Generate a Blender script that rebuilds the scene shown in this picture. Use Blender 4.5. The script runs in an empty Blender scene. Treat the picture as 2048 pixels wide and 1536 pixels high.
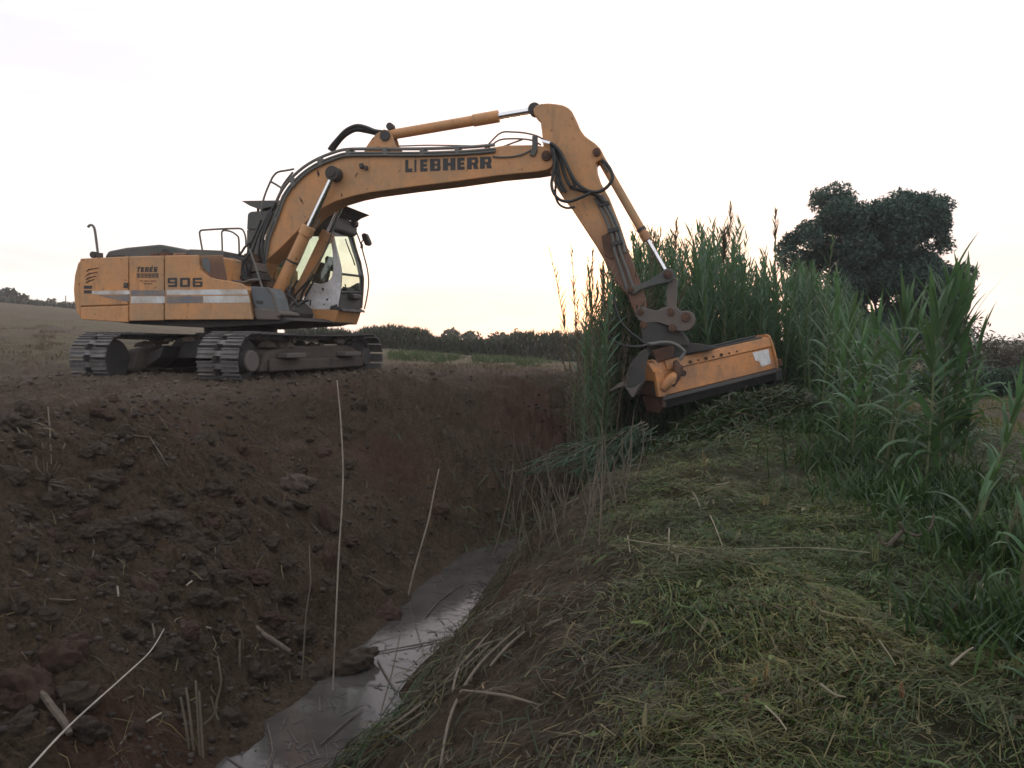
import bpy, bmesh, math, random
import numpy as np
from mathutils import Vector, Matrix, noise as mnoise

rnd = random.Random(11)
rng = np.random.default_rng(11)
sc = bpy.context.scene
col = sc.collection
sc.render.engine = 'CYCLES'

# ------------------------------------------------------------------ camera, sky, sun, exposure
FOC = 1650.0                      # focal length in photograph pixels (2048 wide)
EYE = Vector((0.0, 0.0, 1.6))
PITCH = math.atan(88.0 / FOC)
cam_data = bpy.data.cameras.new('camera')
cam_data.sensor_width = 36.0
cam_data.lens = 36.0 * FOC / 2048.0
cam_data.clip_start = 0.05
cam_data.clip_end = 6000.0
cam = bpy.data.objects.new('camera', cam_data)
col.objects.link(cam)
cam.location = EYE
cam.rotation_euler = (math.pi / 2 - PITCH, 0, 0)
sc.camera = cam

SUN_EL = math.radians(2.5)
SUN_AZ = math.radians(5.5)        # to the right of the view axis
world = bpy.data.worlds.new('World')
sc.world = world
world.use_nodes = True
wn = world.node_tree
bg = wn.nodes['Background']
bg.inputs['Strength'].default_value = 0.1
sky = wn.nodes.new('ShaderNodeTexSky')
sky.sky_type = 'NISHITA'
sky.sun_disc = False
sky.sun_elevation = SUN_EL
sky.sun_rotation = SUN_AZ
sky.dust_density = 2.0
tc = wn.nodes.new('ShaderNodeTexCoord')
mp = wn.nodes.new('ShaderNodeMapping')
mp.inputs['Scale'].default_value = (1.6, 1.6, 7.0)
wn.links.new(tc.outputs['Generated'], mp.inputs['Vector'])
cn = wn.nodes.new('ShaderNodeTexNoise')
cn.inputs['Scale'].default_value = 1.7
cn.inputs['Detail'].default_value = 5.0
cn.inputs['Roughness'].default_value = 0.55
wn.links.new(mp.outputs['Vector'], cn.inputs['Vector'])
cr = wn.nodes.new('ShaderNodeValToRGB')
cr.color_ramp.elements[0].position = 0.38
cr.color_ramp.elements[0].color = (3.35, 3.28, 3.4, 1)      # thin grey cloud
cr.color_ramp.elements[1].position = 0.60
cr.color_ramp.elements[1].color = (4.35, 4.25, 4.2, 1)     # bright high haze
wn.links.new(cn.outputs['Fac'], cr.inputs['Fac'])
ad = wn.nodes.new('ShaderNodeMix')
ad.data_type = 'RGBA'
ad.blend_type = 'ADD'
ad.inputs['Factor'].default_value = 1.0
wn.links.new(cr.outputs['Color'], ad.inputs['A'])
sk2 = wn.nodes.new('ShaderNodeMix')
sk2.data_type = 'RGBA'
sk2.blend_type = 'MULTIPLY'
sk2.inputs['Factor'].default_value = 1.0
sk2.inputs['B'].default_value = (0.27, 0.25, 0.36, 1)
wn.links.new(sky.outputs['Color'], sk2.inputs['A'])
wn.links.new(sk2.outputs['Result'], ad.inputs['B'])
wn.links.new(ad.outputs['Result'], bg.inputs['Color'])

sun_data = bpy.data.lights.new('sun', 'SUN')
sun_data.energy = 0.5
sun_data.angle = math.radians(12)
sun_data.color = (1.0, 0.62, 0.38)
sun = bpy.data.objects.new('sun', sun_data)
col.objects.link(sun)
sdir = Vector((math.sin(SUN_AZ) * math.cos(SUN_EL), math.cos(SUN_AZ) * math.cos(SUN_EL), math.sin(SUN_EL)))
sun.rotation_euler = sdir.to_track_quat('Z', 'Y').to_euler()
sun.location = (20, 60, 30)

sc.view_settings.view_transform = 'Standard'
sc.view_settings.look = 'None'
sc.view_settings.exposure = 1.4
sc.view_settings.gamma = 1.0
sc.view_settings.use_curve_mapping = False
sc.cycles.use_denoising = True
sc.cycles.max_bounces = 6
sc.cycles.diffuse_bounces = 3
sc.cycles.transparent_max_bounces = 16
sc.cycles.filter_width = 1.6

# ------------------------------------------------------------------ picture helpers
CP, SP = math.cos(PITCH), math.sin(PITCH)
def ray(px, py):
    x = (px - 1024.0) / FOC
    y = (768.0 - py) / FOC
    return Vector((x, CP + SP * y, -SP + CP * y))
def at_depth(px, py, Y):
    d = ray(px, py)
    return EYE + d * (Y / d.y)
def at_height(px, py, z):
    d = ray(px, py)
    return EYE + d * ((z - EYE.z) / d.z)

# ------------------------------------------------------------------ numpy noise
_tabs = {}
def _tab(seed):
    if seed not in _tabs:
        _tabs[seed] = np.random.default_rng(1000 + seed).random((4, 256, 256))
    return _tabs[seed]
def vnoise(x, y, seed):
    t = _tab(seed)[0]
    xi = np.floor(x).astype(int); yi = np.floor(y).astype(int)
    fx = x - xi; fy = y - yi
    fx = fx * fx * (3 - 2 * fx); fy = fy * fy * (3 - 2 * fy)
    x0 = xi & 255; x1 = (xi + 1) & 255; y0 = yi & 255; y1 = (yi + 1) & 255
    return (t[x0, y0] * (1 - fx) + t[x1, y0] * fx) * (1 - fy) + (t[x0, y1] * (1 - fx) + t[x1, y1] * fx) * fy
def fbm(x, y, scale, octv, seed, gain=0.5):
    s = 0.0; a = 1.0; tot = 0.0; f = 1.0 / scale
    c, sn = math.cos(0.6), math.sin(0.6)
    for o in range(octv):
        s = s + a * (vnoise(x * f, y * f, seed + o) - 0.5)
        tot += a
        x, y = c * x - sn * y + 3.7, sn * x + c * y - 1.9
        a *= gain; f *= 2.0
    return s / tot * 2.0
def lumps(x, y, cell, seed, presence):
    t = _tab(seed)
    u = x / cell; v = y / cell
    xi = np.floor(u).astype(int); yi = np.floor(v).astype(int)
    best = np.zeros_like(u)
    for di in (-1, 0, 1):
        for dj in (-1, 0, 1):
            a = (xi + di) & 255; b = (yi + dj) & 255
            cx = xi + di + 0.15 + 0.7 * t[0][a, b]
            cy = yi + dj + 0.15 + 0.7 * t[1][a, b]
            r = 0.22 + 0.36 * t[2][a, b]
            on = (t[3][a, b] < presence)
            d2 = (u - cx) ** 2 + ((v - cy) * (0.75 + 0.6 * t[0][b, a])) ** 2
            h = np.sqrt(np.clip(r * r - d2, 0, None)) * on
            best = np.maximum(best, h)
    return best * cell
def sstep(a, b, x):
    t = np.clip((x - a) / (b - a), 0, 1)
    return t * t * (3 - 2 * t)

# ------------------------------------------------------------------ terrain shape
_ctrl = [(-4.2, -9), (-3.0, -3), (-1.36, 5), (-0.60, 8.6), (-0.05, 10.0), (1.3, 11.7), (3.5, 14.2), (6.2, 18), (10.0, 25), (20, 45), (42, 95)]
def _catmull(pts, n):
    out = []
    for i in range(len(pts) - 1):
        p0 = np.array(pts[max(i - 1, 0)], float); p1 = np.array(pts[i], float)
        p2 = np.array(pts[i + 1], float); p3 = np.array(pts[min(i + 2, len(pts) - 1)], float)
        for k in range(n):
            t = k / n
            out.append(0.5 * ((2 * p1) + (-p0 + p2) * t + (2 * p0 - 5 * p1 + 4 * p2 - p3) * t * t + (-p0 + 3 * p1 - 3 * p2 + p3) * t ** 3))
    out.append(np.array(pts[-1], float))
    return np.array(out)
_line = _catmull(_ctrl, 16)
_tan = np.gradient(_line, axis=0)
_tan /= np.linalg.norm(_tan, axis=1)[:, None]
def ditch_side(x, y):
    """signed distance from the ditch's centre line, positive on its left (digger) side"""
    out = np.empty_like(x)
    for s in range(0, x.size, 40000):
        xs = x[s:s + 40000]; ys = y[s:s + 40000]
        dx = xs[:, None] - _line[None, :, 0]; dy = ys[:, None] - _line[None, :, 1]
        k = np.argmin(dx * dx + dy * dy, axis=1)
        i = np.arange(len(xs))
        out[s:s + 40000] = _tan[k, 0] * dy[i, k] - _tan[k, 1] * dx[i, k]
    return out
WATER_Z = -1.0
def ground(x, y, fine=True, info=False):
    x = np.atleast_1d(np.asarray(x, float)); y = np.atleast_1d(np.asarray(y, float))
    d = ditch_side(x, y)
    d = d + (0.16 * fbm(x, y, 0.9, 3, 3) + 0.12 * fbm(x, y, 0.26, 3, 6)) * sstep(0.1, 0.5, np.abs(d)) + 0.25 * fbm(x, y, 2.5, 2, 9) * sstep(0.6, 1.5, np.abs(d))
    az = x / np.maximum(y, 0.5)
    g = np.interp(az, [-1.2, -0.62, -0.5, -0.38, -0.2, 0.0, 0.12], [3.2, 2.75, 2.2, 1.2, 0.25, -0.75, -1.1])
    L = 1.0 + np.clip(y - 14, 0, 90) / 46.0 * g
    Rr = np.clip(0.04 + 0.072 * (y - 3), -0.3, 0.62)
    k = np.maximum(sstep(3.2, 7.5, x - 0.12 * y), sstep(13, 18, y))
    Rr = Rr * (1 - k) + 0.12 * k
    pl = np.interp(d, [0, 0.22, 0.34, 0.6, 1.0, 1.9, 2.8, 3.3, 3.8, 5.0], [0, 0.02, 0.06, 0.13, 0.26, 0.56, 0.85, 0.955, 0.99, 1.0])
    pr = np.interp(-d, [0, 0.2, 0.32, 0.55, 1.0, 1.5, 2.0, 2.6, 3.6], [0, 0.02, 0.07, 0.2, 0.5, 0.76, 0.9, 0.97, 1.0])
    far = sstep(45, 75, np.hypot(x, y))
    z = np.where(d > 0, -1.12 + (L + 1.12) * pl, -1.12 + (Rr + 1.12) * pr)
    zf = np.where(d > 0, L, Rr)
    z = z * (1 - far) + zf * far
    left = sstep(0.25, 0.6, d); right = sstep(0.25, 0.6, -d)
    near = 1 - sstep(22, 40, np.hypot(x, y))
    bank = left * (1 - sstep(3.3, 4.6, d))
    patch = np.clip(0.5 + 1.5 * fbm(x, y, 1.9, 3, 21), 0, 1)
    z = z + left * near * (0.16 * fbm(x, y, 1.6, 3, 31) * (0.3 + 0.7 * bank))
    z = z + right * near * (0.07 * fbm(x, y, 1.2, 3, 41))
    if fine:
        wet = sstep(-1.10, -0.93, z) * near
        wx = 0.05 * fbm(x, y, 0.14, 2, 55); wy = 0.05 * fbm(x + 40, y, 0.14, 2, 57)
        z = z + wet * left * ((0.25 + 0.75 * bank) * (0.11 * fbm(x, y, 0.5, 3, 51)
              + lumps(x + wx * 2, y + wy * 2, 0.36, 61, 0.25) * 0.42 * patch
              + lumps(x + 3 + wx, y + 7 + wy, 0.17, 62, 0.55) * 0.7 * patch)
              + (0.45 + 0.65 * patch) * (lumps(x + 9 + wx, y + 2 + wy, 0.095, 63, 0.7) * 1.0
              + lumps(x + 4 + wx * .5, y + 5 + wy * .5, 0.05, 64, 0.8) * 1.0)
              + 0.034 * fbm(x, y, 0.10, 3, 53, 0.65))
        z = z + wet * right * (0.06 * fbm(x, y, 0.35, 3, 71) + lumps(x + 2, y + 1, 0.14, 72, 0.5) * 0.35)
        z = z + (1 - near) * left * 0.10 * fbm(x, y, 2.0, 3, 81)
    if info:
        return z, d, patch, bank
    return z
def gz(x, y):
    return float(ground(x, y)[0])
def hit(px, py, lift=0.0):
    dr = ray(px, py)
    t = np.geomspace(1.2, 70, 420)
    xs = EYE.x + dr.x * t; ys = EYE.y + dr.y * t; zs = EYE.z + dr.z * t
    below = np.nonzero(zs < np.maximum(ground(xs, ys), WATER_Z))[0]
    i = below[0] if len(below) else len(t) - 1
    return Vector((xs[i], ys[i], zs[i] + lift))

# ------------------------------------------------------------------ object helpers
def tag(o, label=None, cat=None, group=None, kind=None):
    if label: o['label'] = label
    if cat: o['category'] = cat
    if group: o['group'] = group
    if kind: o['kind'] = kind
    return o
def empty(name, loc, label, cat, group=None):
    o = bpy.data.objects.new(name, None)
    o.empty_display_size = 0.1
    col.objects.link(o)
    o.location = loc
    return tag(o, label, cat, group)
def link(name, me, parent=None, loc=None):
    o = bpy.data.objects.new(name, me)
    col.objects.link(o)
    if parent is not None: o.parent = parent
    if loc is not None: o.location = loc
    return o
def mesh_np(name, verts, faces, mat, colors=None, smooth=False):
    """fast mesh from arrays; faces is (n,3) or (n,4)"""
    me = bpy.data.meshes.new(name)
    verts = np.asarray(verts, np.float32); faces = np.asarray(faces, np.int32)
    nf, k = faces.shape
    me.vertices.add(len(verts)); me.vertices.foreach_set('co', verts.ravel())
    me.loops.add(nf * k); me.loops.foreach_set('vertex_index', faces.ravel())
    me.polygons.add(nf)
    me.polygons.foreach_set('loop_start', np.arange(0, nf * k, k, dtype=np.int32))
    if smooth: me.polygons.foreach_set('use_smooth', np.ones(nf, bool))
    me.update(calc_edges=True)
    if colors is not None:
        at = me.color_attributes.new('tint', 'FLOAT_COLOR', 'POINT')
        at.data.foreach_set('color', np.asarray(colors, np.float32).ravel())
    if mat: me.materials.append(mat)
    return me

class MB:
    """collects solids in world space; build() links them as one mesh object"""
    def __init__(s): s.v = []; s.f = []
    def add(s, vs, fs):
        n = len(s.v)
        s.v += [tuple(p) for p in vs]
        s.f += [tuple(i + n for i in f) for f in fs]
        return s
    def prism(s, pts, off):
        n = len(pts); off = Vector(off)
        a = [Vector(p) for p in pts]; b = [p + off for p in a]
        fs = [tuple(range(n)), tuple(range(2 * n - 1, n - 1, -1))]
        fs += [(i, i + n, (i + 1) % n + n, (i + 1) % n) for i in range(n)]
        return s.add(a + b, fs)
    def box(s, c, X, Y, Z):
        c, X, Y, Z = Vector(c), Vector(X), Vector(Y), Vector(Z)
        return s.prism([c - X - Y - Z, c + X - Y - Z, c + X + Y - Z, c - X + Y - Z], Z * 2)
    def tube(s, pts, r, seg=8, smooth=0, close=True):
        P = [Vector(p) for p in pts]
        if smooth:
            q = _catmull([tuple(p) for p in P], smooth)
            P = [Vector(p) for p in q]
        n = len(P)
        rad = r if isinstance(r, (list, tuple)) else [r] * n
        if len(rad) != n:
            rad = list(np.interp(np.linspace(0, 1, n), np.linspace(0, 1, len(rad)), rad))
        vs = []; fs = []
        ref = None
        for i, p in enumerate(P):
            t = (P[min(i + 1, n - 1)] - P[max(i - 1, 0)])
            t = t.normalized() if t.length > 1e-9 else Vector((0, 0, 1))
            if ref is None:
                ref = t.cross(Vector((0, 0, 1)))
                if ref.length < 0.1: ref = t.cross(Vector((0, 1, 0)))
            u = (ref - t * ref.dot(t)).normalized(); w = t.cross(u); ref = u
            for k in range(seg):
                a = 2 * math.pi * k / seg
                vs.append(p + (u * math.cos(a) + w * math.sin(a)) * rad[i])
        for i in range(n - 1):
            for k in range(seg):
                k2 = (k + 1) % seg
                fs.append((i * seg + k, i * seg + k2, (i + 1) * seg + k2, (i + 1) * seg + k))
        if close:
            fs.append(tuple(range(seg - 1, -1, -1)))
            fs.append(tuple(range((n - 1) * seg, n * seg)))
        return s.add(vs, fs)
    def cyl(s, p0, p1, r0, r1=None, seg=20):
        return s.tube([p0, p1], [r0, r0 if r1 is None else r1], seg)
    def build(s, name, mat, parent=None, bevel=0.0, smooth=False, seg=2):
        org = Vector((0, 0, 0)); p = parent
        while p is not None:
            org += p.location; p = p.parent
        me = bpy.data.meshes.new(name)
        me.from_pydata([tuple(Vector(q) - org) for q in s.v], [], s.f)
        bm = bmesh.new(); bm.from_mesh(me)
        bmesh.ops.recalc_face_normals(bm, faces=bm.faces)
        if smooth:
            for f in bm.faces: f.smooth = True
            for e in bm.edges:
                if len(e.link_faces) == 2 and e.calc_face_angle(0) > 0.7: e.smooth = False
        bm.to_mesh(me); bm.free()
        me.materials.append(mat)
        o = link(name, me, parent)
        if bevel:
            m = o.modifiers.new('bevel', 'BEVEL')
            m.width = bevel; m.segments = seg; m.limit_method = 'ANGLE'; m.angle_limit = math.radians(35)
        return o

# ------------------------------------------------------------------ materials
def newmat(name):
    m = bpy.data.materials.new(name); m.use_nodes = True
    nt = m.node_tree
    return m, nt, nt.nodes['Principled BSDF']
def N(nt, t, **kw):
    n = nt.nodes.new(t)
    for k, v in kw.items(): setattr(n, k, v)
    return n
def noise_node(nt, scale, detail=4, rough=0.55, coord='Object', stretch=None):
    tcn = N(nt, 'ShaderNodeTexCoord')
    n = N(nt, 'ShaderNodeTexNoise')
    n.inputs['Scale'].default_value = scale
    n.inputs['Detail'].default_value = detail
    n.inputs['Roughness'].default_value = rough
    if stretch:
        mpn = N(nt, 'ShaderNodeMapping')
        mpn.inputs['Scale'].default_value = stretch
        nt.links.new(tcn.outputs[coord], mpn.inputs['Vector'])
        nt.links.new(mpn.outputs['Vector'], n.inputs['Vector'])
    else:
        nt.links.new(tcn.outputs[coord], n.inputs['Vector'])
    return n
def ramp(nt, src, stops):
    r = N(nt, 'ShaderNodeValToRGB')
    e = r.color_ramp.elements
    while len(e) < len(stops): e.new(0.5)
    for i, (p, c) in enumerate(stops):
        e[i].position = p
        e[i].color = (c, c, c, 1) if not isinstance(c, (tuple, list)) else (*c, 1)
    nt.links.new(src, r.inputs['Fac'])
    return r.outputs['Color']
def mixc(nt, fac, a, b, blend='MIX'):
    m = N(nt, 'ShaderNodeMix', data_type='RGBA', blend_type=blend)
    for sock, v in ((m.inputs['Factor'], fac), (m.inputs['A'], a), (m.inputs['B'], b)):
        if hasattr(v, 'is_linked') or hasattr(v, 'node'): nt.links.new(v, sock)
        elif isinstance(v, (tuple, list)): sock.default_value = (*v, 1)
        else: sock.default_value = v
    return m.outputs['Result']
def bump(nt, bsdf, src, strength, dist=0.02):
    b = N(nt, 'ShaderNodeBump')
    b.inputs['Strength'].default_value = strength
    b.inputs['Distance'].default_value = dist
    nt.links.new(src, b.inputs['Height'])
    nt.links.new(b.outputs['Normal'], bsdf.inputs['Normal'])
def worn(name, base, dirt, amount=0.5, rough=0.5, scale=3.0, metal=0.0, chips=None, bmp=0.15, grimez=None):
    """painted or bare metal with uneven dust, streaks and chips"""
    m, nt, b = newmat(name)
    n1 = noise_node(nt, scale, 6, 0.6)
    n2 = noise_node(nt, scale * 6, 5, 0.65)
    n3 = noise_node(nt, scale * 2.2, 4, 0.6, stretch=(3.5, 3.5, 0.35))
    f1 = ramp(nt, n1.outputs['Fac'], [(0.5 - 0.3 * amount, 0.0), (0.85 - 0.25 * amount, 0.9)])
    f2 = ramp(nt, n2.outputs['Fac'], [(0.45, 0.0), (0.75, 0.55 * amount + 0.1)])
    f3 = ramp(nt, n3.outputs['Fac'], [(0.5, 0.0), (0.8, 0.6 * amount)])
    c = mixc(nt, f1, base, dirt)
    c = mixc(nt, f2, c, tuple(x * 0.75 for x in dirt))
    c = mixc(nt, f3, c, tuple(x * 0.9 for x in dirt))
    if grimez:                                   # rust and mud caked on the working end
        z0, z1, gc = grimez
        tcn = N(nt, 'ShaderNodeNewGeometry')
        sx = N(nt, 'ShaderNodeSeparateXYZ')
        nt.links.new(tcn.outputs['Position'], sx.inputs['Vector'])
        ma = N(nt, 'ShaderNodeMath', operation='MULTIPLY_ADD')
        nt.links.new(n1.outputs['Fac'], ma.inputs[0]); ma.inputs[1].default_value = 1.3
        nt.links.new(sx.outputs['Z'], ma.inputs[2])
        mr = N(nt, 'ShaderNodeMapRange')
        mr.inputs['From Min'].default_value = z1 + 0.65; mr.inputs['From Max'].default_value = z0 + 0.65
        nt.links.new(ma.outputs[0], mr.inputs['Value'])
        c = mixc(nt, mr.outputs['Result'], c, gc)
    if chips:
        n5 = noise_node(nt, scale * 1.5, 6, 0.7, stretch=(2.2, 2.2, 0.5))
        f5 = ramp(nt, n5.outputs['Fac'], [(0.56, 0.0), (0.72, 0.55)])
        c = mixc(nt, f5, c, (0.15, 0.095, 0.06))                 # old grease and mud runs
        n6 = noise_node(nt, scale * 14, 4, 0.6)
        f6 = ramp(nt, n6.outputs['Fac'], [(0.63, 0.0), (0.70, 0.6)])
        c = mixc(nt, f6, c, (0.20, 0.15, 0.105))                 # mud spatter
        f4 = ramp(nt, noise_node(nt, scale * 9, 3, 0.5).outputs['Fac'], [(0.68, 0.0), (0.72, 1.0)])
        c = mixc(nt, f4, c, chips)
    nt.links.new(c, b.inputs['Base Color'])
    b.inputs['Metallic'].default_value = metal
    rr = ramp(nt, n1.outputs['Fac'], [(0.3, rough - 0.08), (0.75, min(rough + 0.3, 0.95))])
    nt.links.new(rr, b.inputs['Roughness'])
    bump(nt, b, n2.outputs['Fac'], bmp, 0.01)
    return m
def plain(name, c, rough=0.6, metal=0.0, var=0.3, scale=8):
    m, nt, b = newmat(name)
    n = noise_node(nt, scale, 5, 0.6)
    cc = ramp(nt, n.outputs['Fac'], [(0.3, tuple(x * (1 - var) for x in c)), (0.7, tuple(min(1, x * (1 + var)) for x in c))])
    nt.links.new(cc, b.inputs['Base Color'])
    b.inputs['Roughness'].default_value = rough
    b.inputs['Metallic'].default_value = metal
    bump(nt, b, n.outputs['Fac'], 0.15, 0.01)
    return m
def leafmat(name, c1, c2, trans=0.35, tint=False, rough=0.5, objrand=True):
    m, nt, b = newmat(name)
    n = noise_node(nt, 2.5, 3, 0.6)
    c = ramp(nt, n.outputs['Fac'], [(0.3, c1), (0.7, c2)])
    if tint:
        a = N(nt, 'ShaderNodeAttribute'); a.attribute_name = 'tint'
        c = mixc(nt, 0.85, c, a.outputs['Color'])
    if objrand:
        oi = N(nt, 'ShaderNodeObjectInfo')
        hs = N(nt, 'ShaderNodeHueSaturation')
        mr = N(nt, 'ShaderNodeMapRange'); mr.inputs['To Min'].default_value = 0.7; mr.inputs['To Max'].default_value = 1.3
        nt.links.new(oi.outputs['Random'], mr.inputs['Value'])
        nt.links.new(mr.outputs['Result'], hs.inputs['Value'])
        mr2 = N(nt, 'ShaderNodeMapRange'); mr2.inputs['To Min'].default_value = 0.475; mr2.inputs['To Max'].default_value = 0.52
        nt.links.new(oi.outputs['Random'], mr2.inputs['Value'])
        nt.links.new(mr2.outputs['Result'], hs.inputs['Hue'])
        nt.links.new(c, hs.inputs['Color'])
        c = hs.outputs['Color']
    nt.links.new(c, b.inputs['Base Color'])
    b.inputs['Roughness'].default_value = rough
    b.inputs['Specular IOR Level'].default_value = 0.35
    tr = N(nt, 'ShaderNodeBsdfTranslucent')
    br = mixc(nt, 1.0, c, (1.5, 1.5, 0.9), 'MULTIPLY')
    nt.links.new(br, tr.inputs['Color'])
    mx = N(nt, 'ShaderNodeMixShader'); mx.inputs['Fac'].default_value = trans
    nt.links.new(b.outputs['BSDF'], mx.inputs[1]); nt.links.new(tr.outputs['BSDF'], mx.inputs[2])
    nt.links.new(mx.outputs['Shader'], nt.nodes['Material Output'].inputs['Surface'])
    return m

DUST = (0.33, 0.235, 0.145)
M = {}
M['orange'] = worn('orange_paint', (0.59, 0.27, 0.095), DUST, 0.55, 0.5, 1.6, chips=(0.2, 0.09, 0.04))
M['orange_arm'] = worn('orange_arm_paint', (0.59, 0.27, 0.095), DUST, 0.55, 0.5, 1.6, chips=(0.2, 0.09, 0.04), grimez=(2.75, 3.45, (0.13, 0.064, 0.038)))
M['orange_mower'] = worn('mower_paint', (0.60, 0.245, 0.07), (0.24, 0.155, 0.10), 0.5, 0.45, 3.0, chips=(0.1, 0.05, 0.03))
M['rust'] = worn('rusty_steel', (0.12, 0.055, 0.03), (0.05, 0.035, 0.03), 0.6, 0.8, 5.0)
M['steel'] = worn('muddy_steel', (0.098, 0.092, 0.088), (0.15, 0.118, 0.10), 0.6, 0.75, 4.0)
M['dark'] = worn('dark_steel', (0.028, 0.03, 0.034), (0.075, 0.065, 0.055), 0.5, 0.6, 4.0)
M['dark_green'] = worn('dark_grey_paint', (0.055, 0.068, 0.068), (0.13, 0.12, 0.105), 0.5, 0.6, 3.0)
M['grey_blue'] = worn('grey_paint', (0.10, 0.13, 0.15), (0.12, 0.11, 0.1), 0.5, 0.55, 4.0)
M['mud'] = worn('muddy_track_frame', (0.050, 0.040, 0.033), (0.105, 0.084, 0.068), 0.6, 0.9, 3.0, bmp=0.5)
M['shoe'] = worn('track_steel', (0.155, 0.158, 0.165), (0.07, 0.06, 0.05), 0.55, 0.5, 5.0, metal=0.25)
M['white'] = worn('white_paint', (0.74, 0.75, 0.78), (0.34, 0.31, 0.28), 0.45, 0.5, 3.0)
M['stripe_white'] = worn('white_stripe', (0.62, 0.66, 0.68), DUST, 0.35, 0.5, 3.0)
M['stripe_grey'] = worn('grey_stripe', (0.13, 0.14, 0.17), DUST, 0.4, 0.5, 3.0)
M['black'] = plain('black_rubber', (0.02, 0.02, 0.022), 0.55)
M['letter'] = plain('black_lettering', (0.03, 0.032, 0.035), 0.6)
M['hose'] = plain('hose_rubber', (0.022, 0.024, 0.026), 0.5)
M['pipe'] = worn('hydraulic_pipe_metal', (0.10, 0.115, 0.115), (0.16, 0.14, 0.12), 0.5, 0.5, 5.0)
M['chrome'] = plain('chromed_rod', (0.75, 0.77, 0.8), 0.16, 1.0, 0.05)
M['soilpile'] = plain('caked_soil', (0.10, 0.08, 0.065), 0.95)
def _glass():
    m, nt, b = newmat('cab_glass')
    tr = N(nt, 'ShaderNodeBsdfTransparent'); tr.inputs['Color'].default_value = (0.86, 0.92, 0.87, 1)
    gl = N(nt, 'ShaderNodeBsdfGlossy'); gl.inputs['Roughness'].default_value = 0.06
    gl.inputs['Color'].default_value = (0.8, 0.85, 0.85, 1)
    mx = N(nt, 'ShaderNodeMixShader'); mx.inputs['Fac'].default_value = 0.08
    nt.links.new(tr.outputs[0], mx.inputs[1]); nt.links.new(gl.outputs[0], mx.inputs[2])
    nt.links.new(mx.outputs[0], nt.nodes['Material Output'].inputs['Surface'])
    return m
M['glass'] = _glass()
M['reed'] = leafmat('reed_leaf', (0.046, 0.098, 0.060), (0.084, 0.146, 0.090))
M['bush'] = leafmat('bush_leaf', (0.016, 0.040, 0.024), (0.03, 0.062, 0.036), 0.2)
M['cane_leaf'] = leafmat('cane_leaf', (0.046, 0.100, 0.048), (0.084, 0.150, 0.072), 0.35)
M['reed_cut'] = leafmat('cut_reed_leaf', (0.022, 0.055, 0.032), (0.04, 0.085, 0.05))
M['reed_dry'] = leafmat('dry_reed_leaf', (0.06, 0.052, 0.034), (0.10, 0.085, 0.055), 0.35)
M['reed_stem'] = leafmat('reed_stem', (0.08, 0.10, 0.05), (0.13, 0.14, 0.07), 0.1)
M['cut_stem'] = plain('cut_green_stem', (0.06, 0.075, 0.04), 0.6)
M['dry_stem'] = plain('dry_stem', (0.115, 0.095, 0.07), 0.75)
M['pale_stem'] = plain('pale_dry_cane', (0.25, 0.22, 0.18), 0.65)
M['bleached'] = plain('bleached_cane', (0.34, 0.31, 0.28), 0.65)
M['straw'] = plain('straw', (0.19, 0.165, 0.11), 0.7)
M['wood'] = plain('weathered_root_wood', (0.085, 0.067, 0.053), 0.85, 0, 0.4, 20)
M['pine'] = leafmat('pine_needles', (0.016, 0.044, 0.034), (0.030, 0.068, 0.050), 0.12)
M['bark'] = plain('pine_bark', (0.07, 0.05, 0.04), 0.95, 0, 0.4, 6)
M['tree'] = leafmat('broad_leaf', (0.030, 0.045, 0.028), (0.05, 0.065, 0.04), 0.2)
M['shrub'] = leafmat('shrub_leaf', (0.045, 0.045, 0.034), (0.07, 0.068, 0.05), 0.25)
M['hedge'] = leafmat('distant_reed_leaf', (0.04, 0.058, 0.036), (0.065, 0.08, 0.05), 0.25)
M['clip'] = leafmat('clipping', (0.05, 0.07, 0.03), (0.09, 0.1, 0.05), 0.2, tint=True, objrand=False)
M['weed'] = leafmat('weed_leaf', (0.042, 0.065, 0.032), (0.062, 0.085, 0.045), 0.3)

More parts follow.
